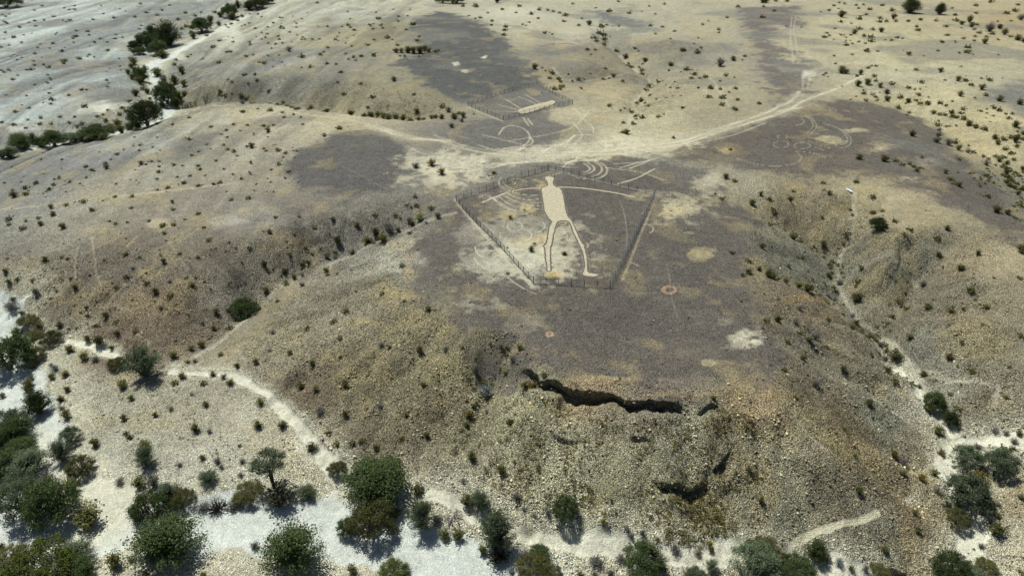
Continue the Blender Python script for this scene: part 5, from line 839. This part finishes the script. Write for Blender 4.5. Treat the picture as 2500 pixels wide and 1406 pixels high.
for it in named:
    x, y, w, h, k = it[:5]; p, Wd, asp = world_size(it); r = random.random; rz = r()*6.28
    if k in 'LDEFd':
        spec = {'L': ('desert_tree', 'tall thin tree with airy grey-green crown on bare trunk beside the wash', 'tree'), 'D': ('dead_tree', 'black dead tree of bare twisted branches beside the white wash', 'dead tree'),
                'E': ('dead_branches', 'bleached pile of dead branches on sand below the stony spur', 'branches'), 'F': ('desert_tree', 'largest dark green fan-shaped tree at the foot of the stony spur', 'tree'), 'd': ('dead_shrub', 'small black dead shrub on the pale gravel fan', 'dead shrub')}[k]
        t = thing(spec[0], spec[1], spec[2], p, None, rz)
        if k in 'LF': ms = TALL if k == 'L' else FAN
        else: ms = (DEADP if k == 'E' else DEAD,)
        for m in ms: o = place(t, m, m.name.split('.')[0], p, rz, 1, t); o.scale = (Wd*(1.25 if k in 'Dd' else 1), Wd*(1.25 if k in 'Dd' else 1), Wd*(1.25 if k in 'Dd' else 1)*(asp/(1.25 if k == 'L' else .75 if k in 'FE' else .8)))
        continue
    lab = LAB_OF[id(it)]; kind, cat = LBL[k]
    if k in 'TPCY':
        L = PT[k.lower()]; ms = L[int(r()*len(L))]; ph = .8 if k != 'Y' else .62; nm = NAMES[k]
        t = thing(nm, lab, cat, p, it[5], rz); s = Wd*1.02
        for m in ms: o = place(t, m, 'crown' if m.name.startswith('crown') else 'trunk', p, rz, 1, t); o.scale = (s, s, s*asp/ph)
    else:
        kk = k; L = PB[kk]; ms = L[int(r()*len(L))]; ph = .72 if kk in 'cyrft' else .55; s = Wd*1.0; sc = (s*(.9+.2*r()), s*(.9+.2*r()), s*min(asp, .95)/ph*(.9+.2*r()))
        if w >= 11:
            t = thing(NAMES[k], lab, cat, p, it[5], rz)
            for m in ms: o = place(t, m, m.name.split('.')[0], p, rz, 1, t); o.scale = sc
        else:
            o = place(None, ms[0], NAMES[k], p, rz, 1); o.location = [float(q) for q in p]; o.rotation_euler = (0, 0, rz); o.scale = sc; o['label'] = lab; o['category'] = cat; o['group'] = it[5]
# the smallest bushes of the plain, past counting
def scatter_mesh(name, mat, spots, rs, n, la, hh=.6):
    V = []
    for (x, y, z), w in spots:
        c = rs.normal(size=(n, 3))*[.24, .24, .2]; c[:, 2] = np.abs(c[:, 2])+.06; c *= w; c[:, 2] *= hh/.6; nn = rs.normal(size=(n, 3))+[0, 0, .6]; nn /= np.linalg.norm(nn, axis=1)[:, None]
        t = np.cross(nn, rs.normal(size=(n, 3))); t /= np.linalg.norm(t, axis=1)[:, None]; b = np.cross(nn, t); a = la*w*rs.uniform(.6, 1.3, (n, 1)); c = c+[x, y, z]
        V.append(np.stack([c-t*a, c+b*a*.6, c+t*a, c-b*a*.6], 1).reshape(-1, 3))
    V = np.vstack(V); me = raw_mesh(name, V, np.arange(len(V)).reshape(-1, 4), mat); o = bpy.data.objects.new(name, me); C.objects.link(o); o['kind'] = 'stuff'; return o
spots = []
for it in extra: p, Wd, asp = world_size(it); spots.append((p, Wd*1.05))
for poly, n in (([(20,390),(480,300),(800,300),(860,330),(700,380),(700,470),(400,480),(0,520)], 80), ([(0,20),(420,0),(320,200),(0,290)], 90), ([(520,60),(950,20),(1000,150),(600,190)], 60), ([(1850,60),(2450,80),(2490,420),(2150,300),(1950,140)], 50), ([(1380,60),(1750,50),(1720,250),(1420,240)], 30), ([(60,600),(500,520),(620,650),(350,860),(120,780)], 60), ([(2150,620),(2490,650),(2490,1050),(2280,960)], 70), ([(1870,500),(2060,585),(2085,700),(2180,780),(2340,1000),(2250,1000),(2100,800),(2010,690),(1880,570)], 130), ([(2330,380),(2500,420),(2500,560),(2400,470)], 70), ([(1150,860),(1260,860),(1220,960),(1130,1080),(1100,1060)], 40), ([(2280,1040),(2500,1040),(2500,1400),(2330,1400)], 40)):
    u = rng.uniform(min(q[0] for q in poly), max(q[0] for q in poly), n*3); v = rng.uniform(min(q[1] for q in poly), max(q[1] for q in poly), n*3)
    ok = (poly_sdf(u, v, poly) > 0) & (vnoise(u/40, v/25, 77) > .4)
    for q in land(u[ok][:n], v[ok][:n]): spots.append((q, (q[1]*cp+HC*sp_)/F*rng.uniform(3.5, 8.5)*(1.25 if poly[0][0] in (1870, 1150, 2330) else 1)))
o = scatter_mesh('scrub', M_leaf['c'], spots, rng, 60, .15)
# ------------------------------------------------------------------ loose stones and dry grass, past counting
def stones():
    inv = np.abs(project(GXX, GYY, GH)[0]-1250) < 1500
    fade = 1/(1+(np.hypot(GXX, GYY)/150)**2.0)
    wsh = (LAB == 3)
    dens = (.12+1.0*sstep(.08, .3, GSL))*fade*inv*(.35+1.6*sstep(.42, .7, fbm(GXX/4, GYY/4, 4, 301)))*(STONY > .3)
    for P in (GULA, RAV, [(470,235),(560,232)]):
        p = W(P); ix = np.nonzero((GXX > p[:, 0].min()-4) & (GXX < p[:, 0].max()+4) & (GYY > p[:, 1].min()-4) & (GYY < p[:, 1].max()+4))[0]
        d = seg_dist(GXX[ix], GYY[ix], p)[0]; dens[ix] += 1.1*sstep(3.2, .5, d)*fade[ix]
    dens = np.where(wsh, dens*.2, dens); dens /= dens.sum(); n = 52000
    ix = rng.choice(len(GXX), n, p=dens); x = GXX[ix]+rng.normal(0, .15, n); y = GYY[ix]+rng.normal(0, .2, n); z = land_z(x, y)
    r = np.hypot(x, y); s = .035+.045*rng.random(n)+.15*rng.random(n)**12; s *= (1+np.clip(r/150, 0, 2)*.25)
    base = np.array([(-1,-1,-1),(1,-1,-1),(1,1,-1),(-1,1,-1),(-1,-1,1),(1,-1,1),(1,1,1),(-1,1,1)], float)*[1, 1, .7]
    V = base[None]*[1,1,.75]*(.62+.5*rng.random((n, 8, 3))); a = rng.uniform(0, 6.28, n); ca, sa = np.cos(a)[:, None], np.sin(a)[:, None]
    tl = rng.normal(0, .35, n)[:, None]; el = (.7+.7*rng.random(n))[:, None]
    X = V[..., 0]*el; Y = V[..., 1]; Z = V[..., 2]+X*tl; V = np.stack([X*ca-Y*sa, X*sa+Y*ca, Z], -1)*s[:, None, None]*.8
    V += np.stack([x, y, z+s*.3], -1)[:, None]
    q = np.array([(3,2,1,0),(4,5,6,7),(0,1,5,4),(1,2,6,5),(2,3,7,6),(3,0,4,7)]); Fq = (np.arange(n)[:, None, None]*8+q[None]).reshape(-1, 4)
    m, N, Lk, P = new_mat('loose_stone'); at = N.new('ShaderNodeAttribute'); at.attribute_name = 'albedo'; Lk.new(at.outputs['Color'], P.inputs['Base Color']); P.inputs['Roughness'].default_value = .9; P.inputs['Specular IOR Level'].default_value = .15
    me = raw_mesh('loose_stones', V.reshape(-1, 3), Fq, m); k = rng.random(n); tone = np.where(k > .86, 1.75, np.where(k < .45, .5, 1.05))*(.85+.3*rng.random(n))
    col = np.clip(ALB[ix]*tone[:, None]*[1, 1, 1], .03, .62); ca_ = me.attributes.new('albedo', 'FLOAT_COLOR', 'POINT')
    ca_.data.foreach_set('color', np.repeat(np.c_[col, np.ones(n)], 8, 0).astype(np.float32).ravel())
    o = bpy.data.objects.new('loose_stones', me); C.objects.link(o); o['kind'] = 'stuff'
stones()
def tufts():
    M = leaf_mat('dry_grass', (.17, .155, .06), (.22, .19, .08)); S = []
    def fill(px, n, w0):
        u0 = min(p[0] for p in px); u1 = max(p[0] for p in px); v0 = min(p[1] for p in px); v1 = max(p[1] for p in px)
        u = rng.uniform(u0, u1, n*2); v = rng.uniform(v0, v1, n*2); k = (poly_sdf(u, v, px) > 0) & (vnoise(u/45, v/45, 5) > .42); P = land(u[k][:n], v[k][:n])
        for p in P: S.append((p, w0*rng.uniform(.6, 1.5)))
    fill([(1180,960),(1320,960),(1420,1000),(1700,1030),(1850,1010),(1900,1100),(1800,1290),(1500,1270),(1300,1240),(1150,1160)], 900, .55)
    fill([(1900,900),(2080,920),(2200,1130),(2080,1180),(1940,1010)], 160, .45); fill([(1900,610),(2010,640),(2040,760),(1900,660)], 120, .5)
    fill([(1640,1180),(1760,1180),(1780,1330),(1620,1320)], 260, .6); fill([(1750,1000),(1840,1010),(1850,1160),(1790,1130)], 160, .6)
    fill([(650,760),(1050,700),(1130,850),(1050,1000),(760,950)], 260, .4); fill([(200,900),(650,960),(740,1130),(300,1160)], 260, .4); fill([(850,200),(1060,230),(1100,280),(860,260)], 140, .6)
    scatter_mesh('dry_grass', M, S, rng, 16, .16, .8)
tufts()
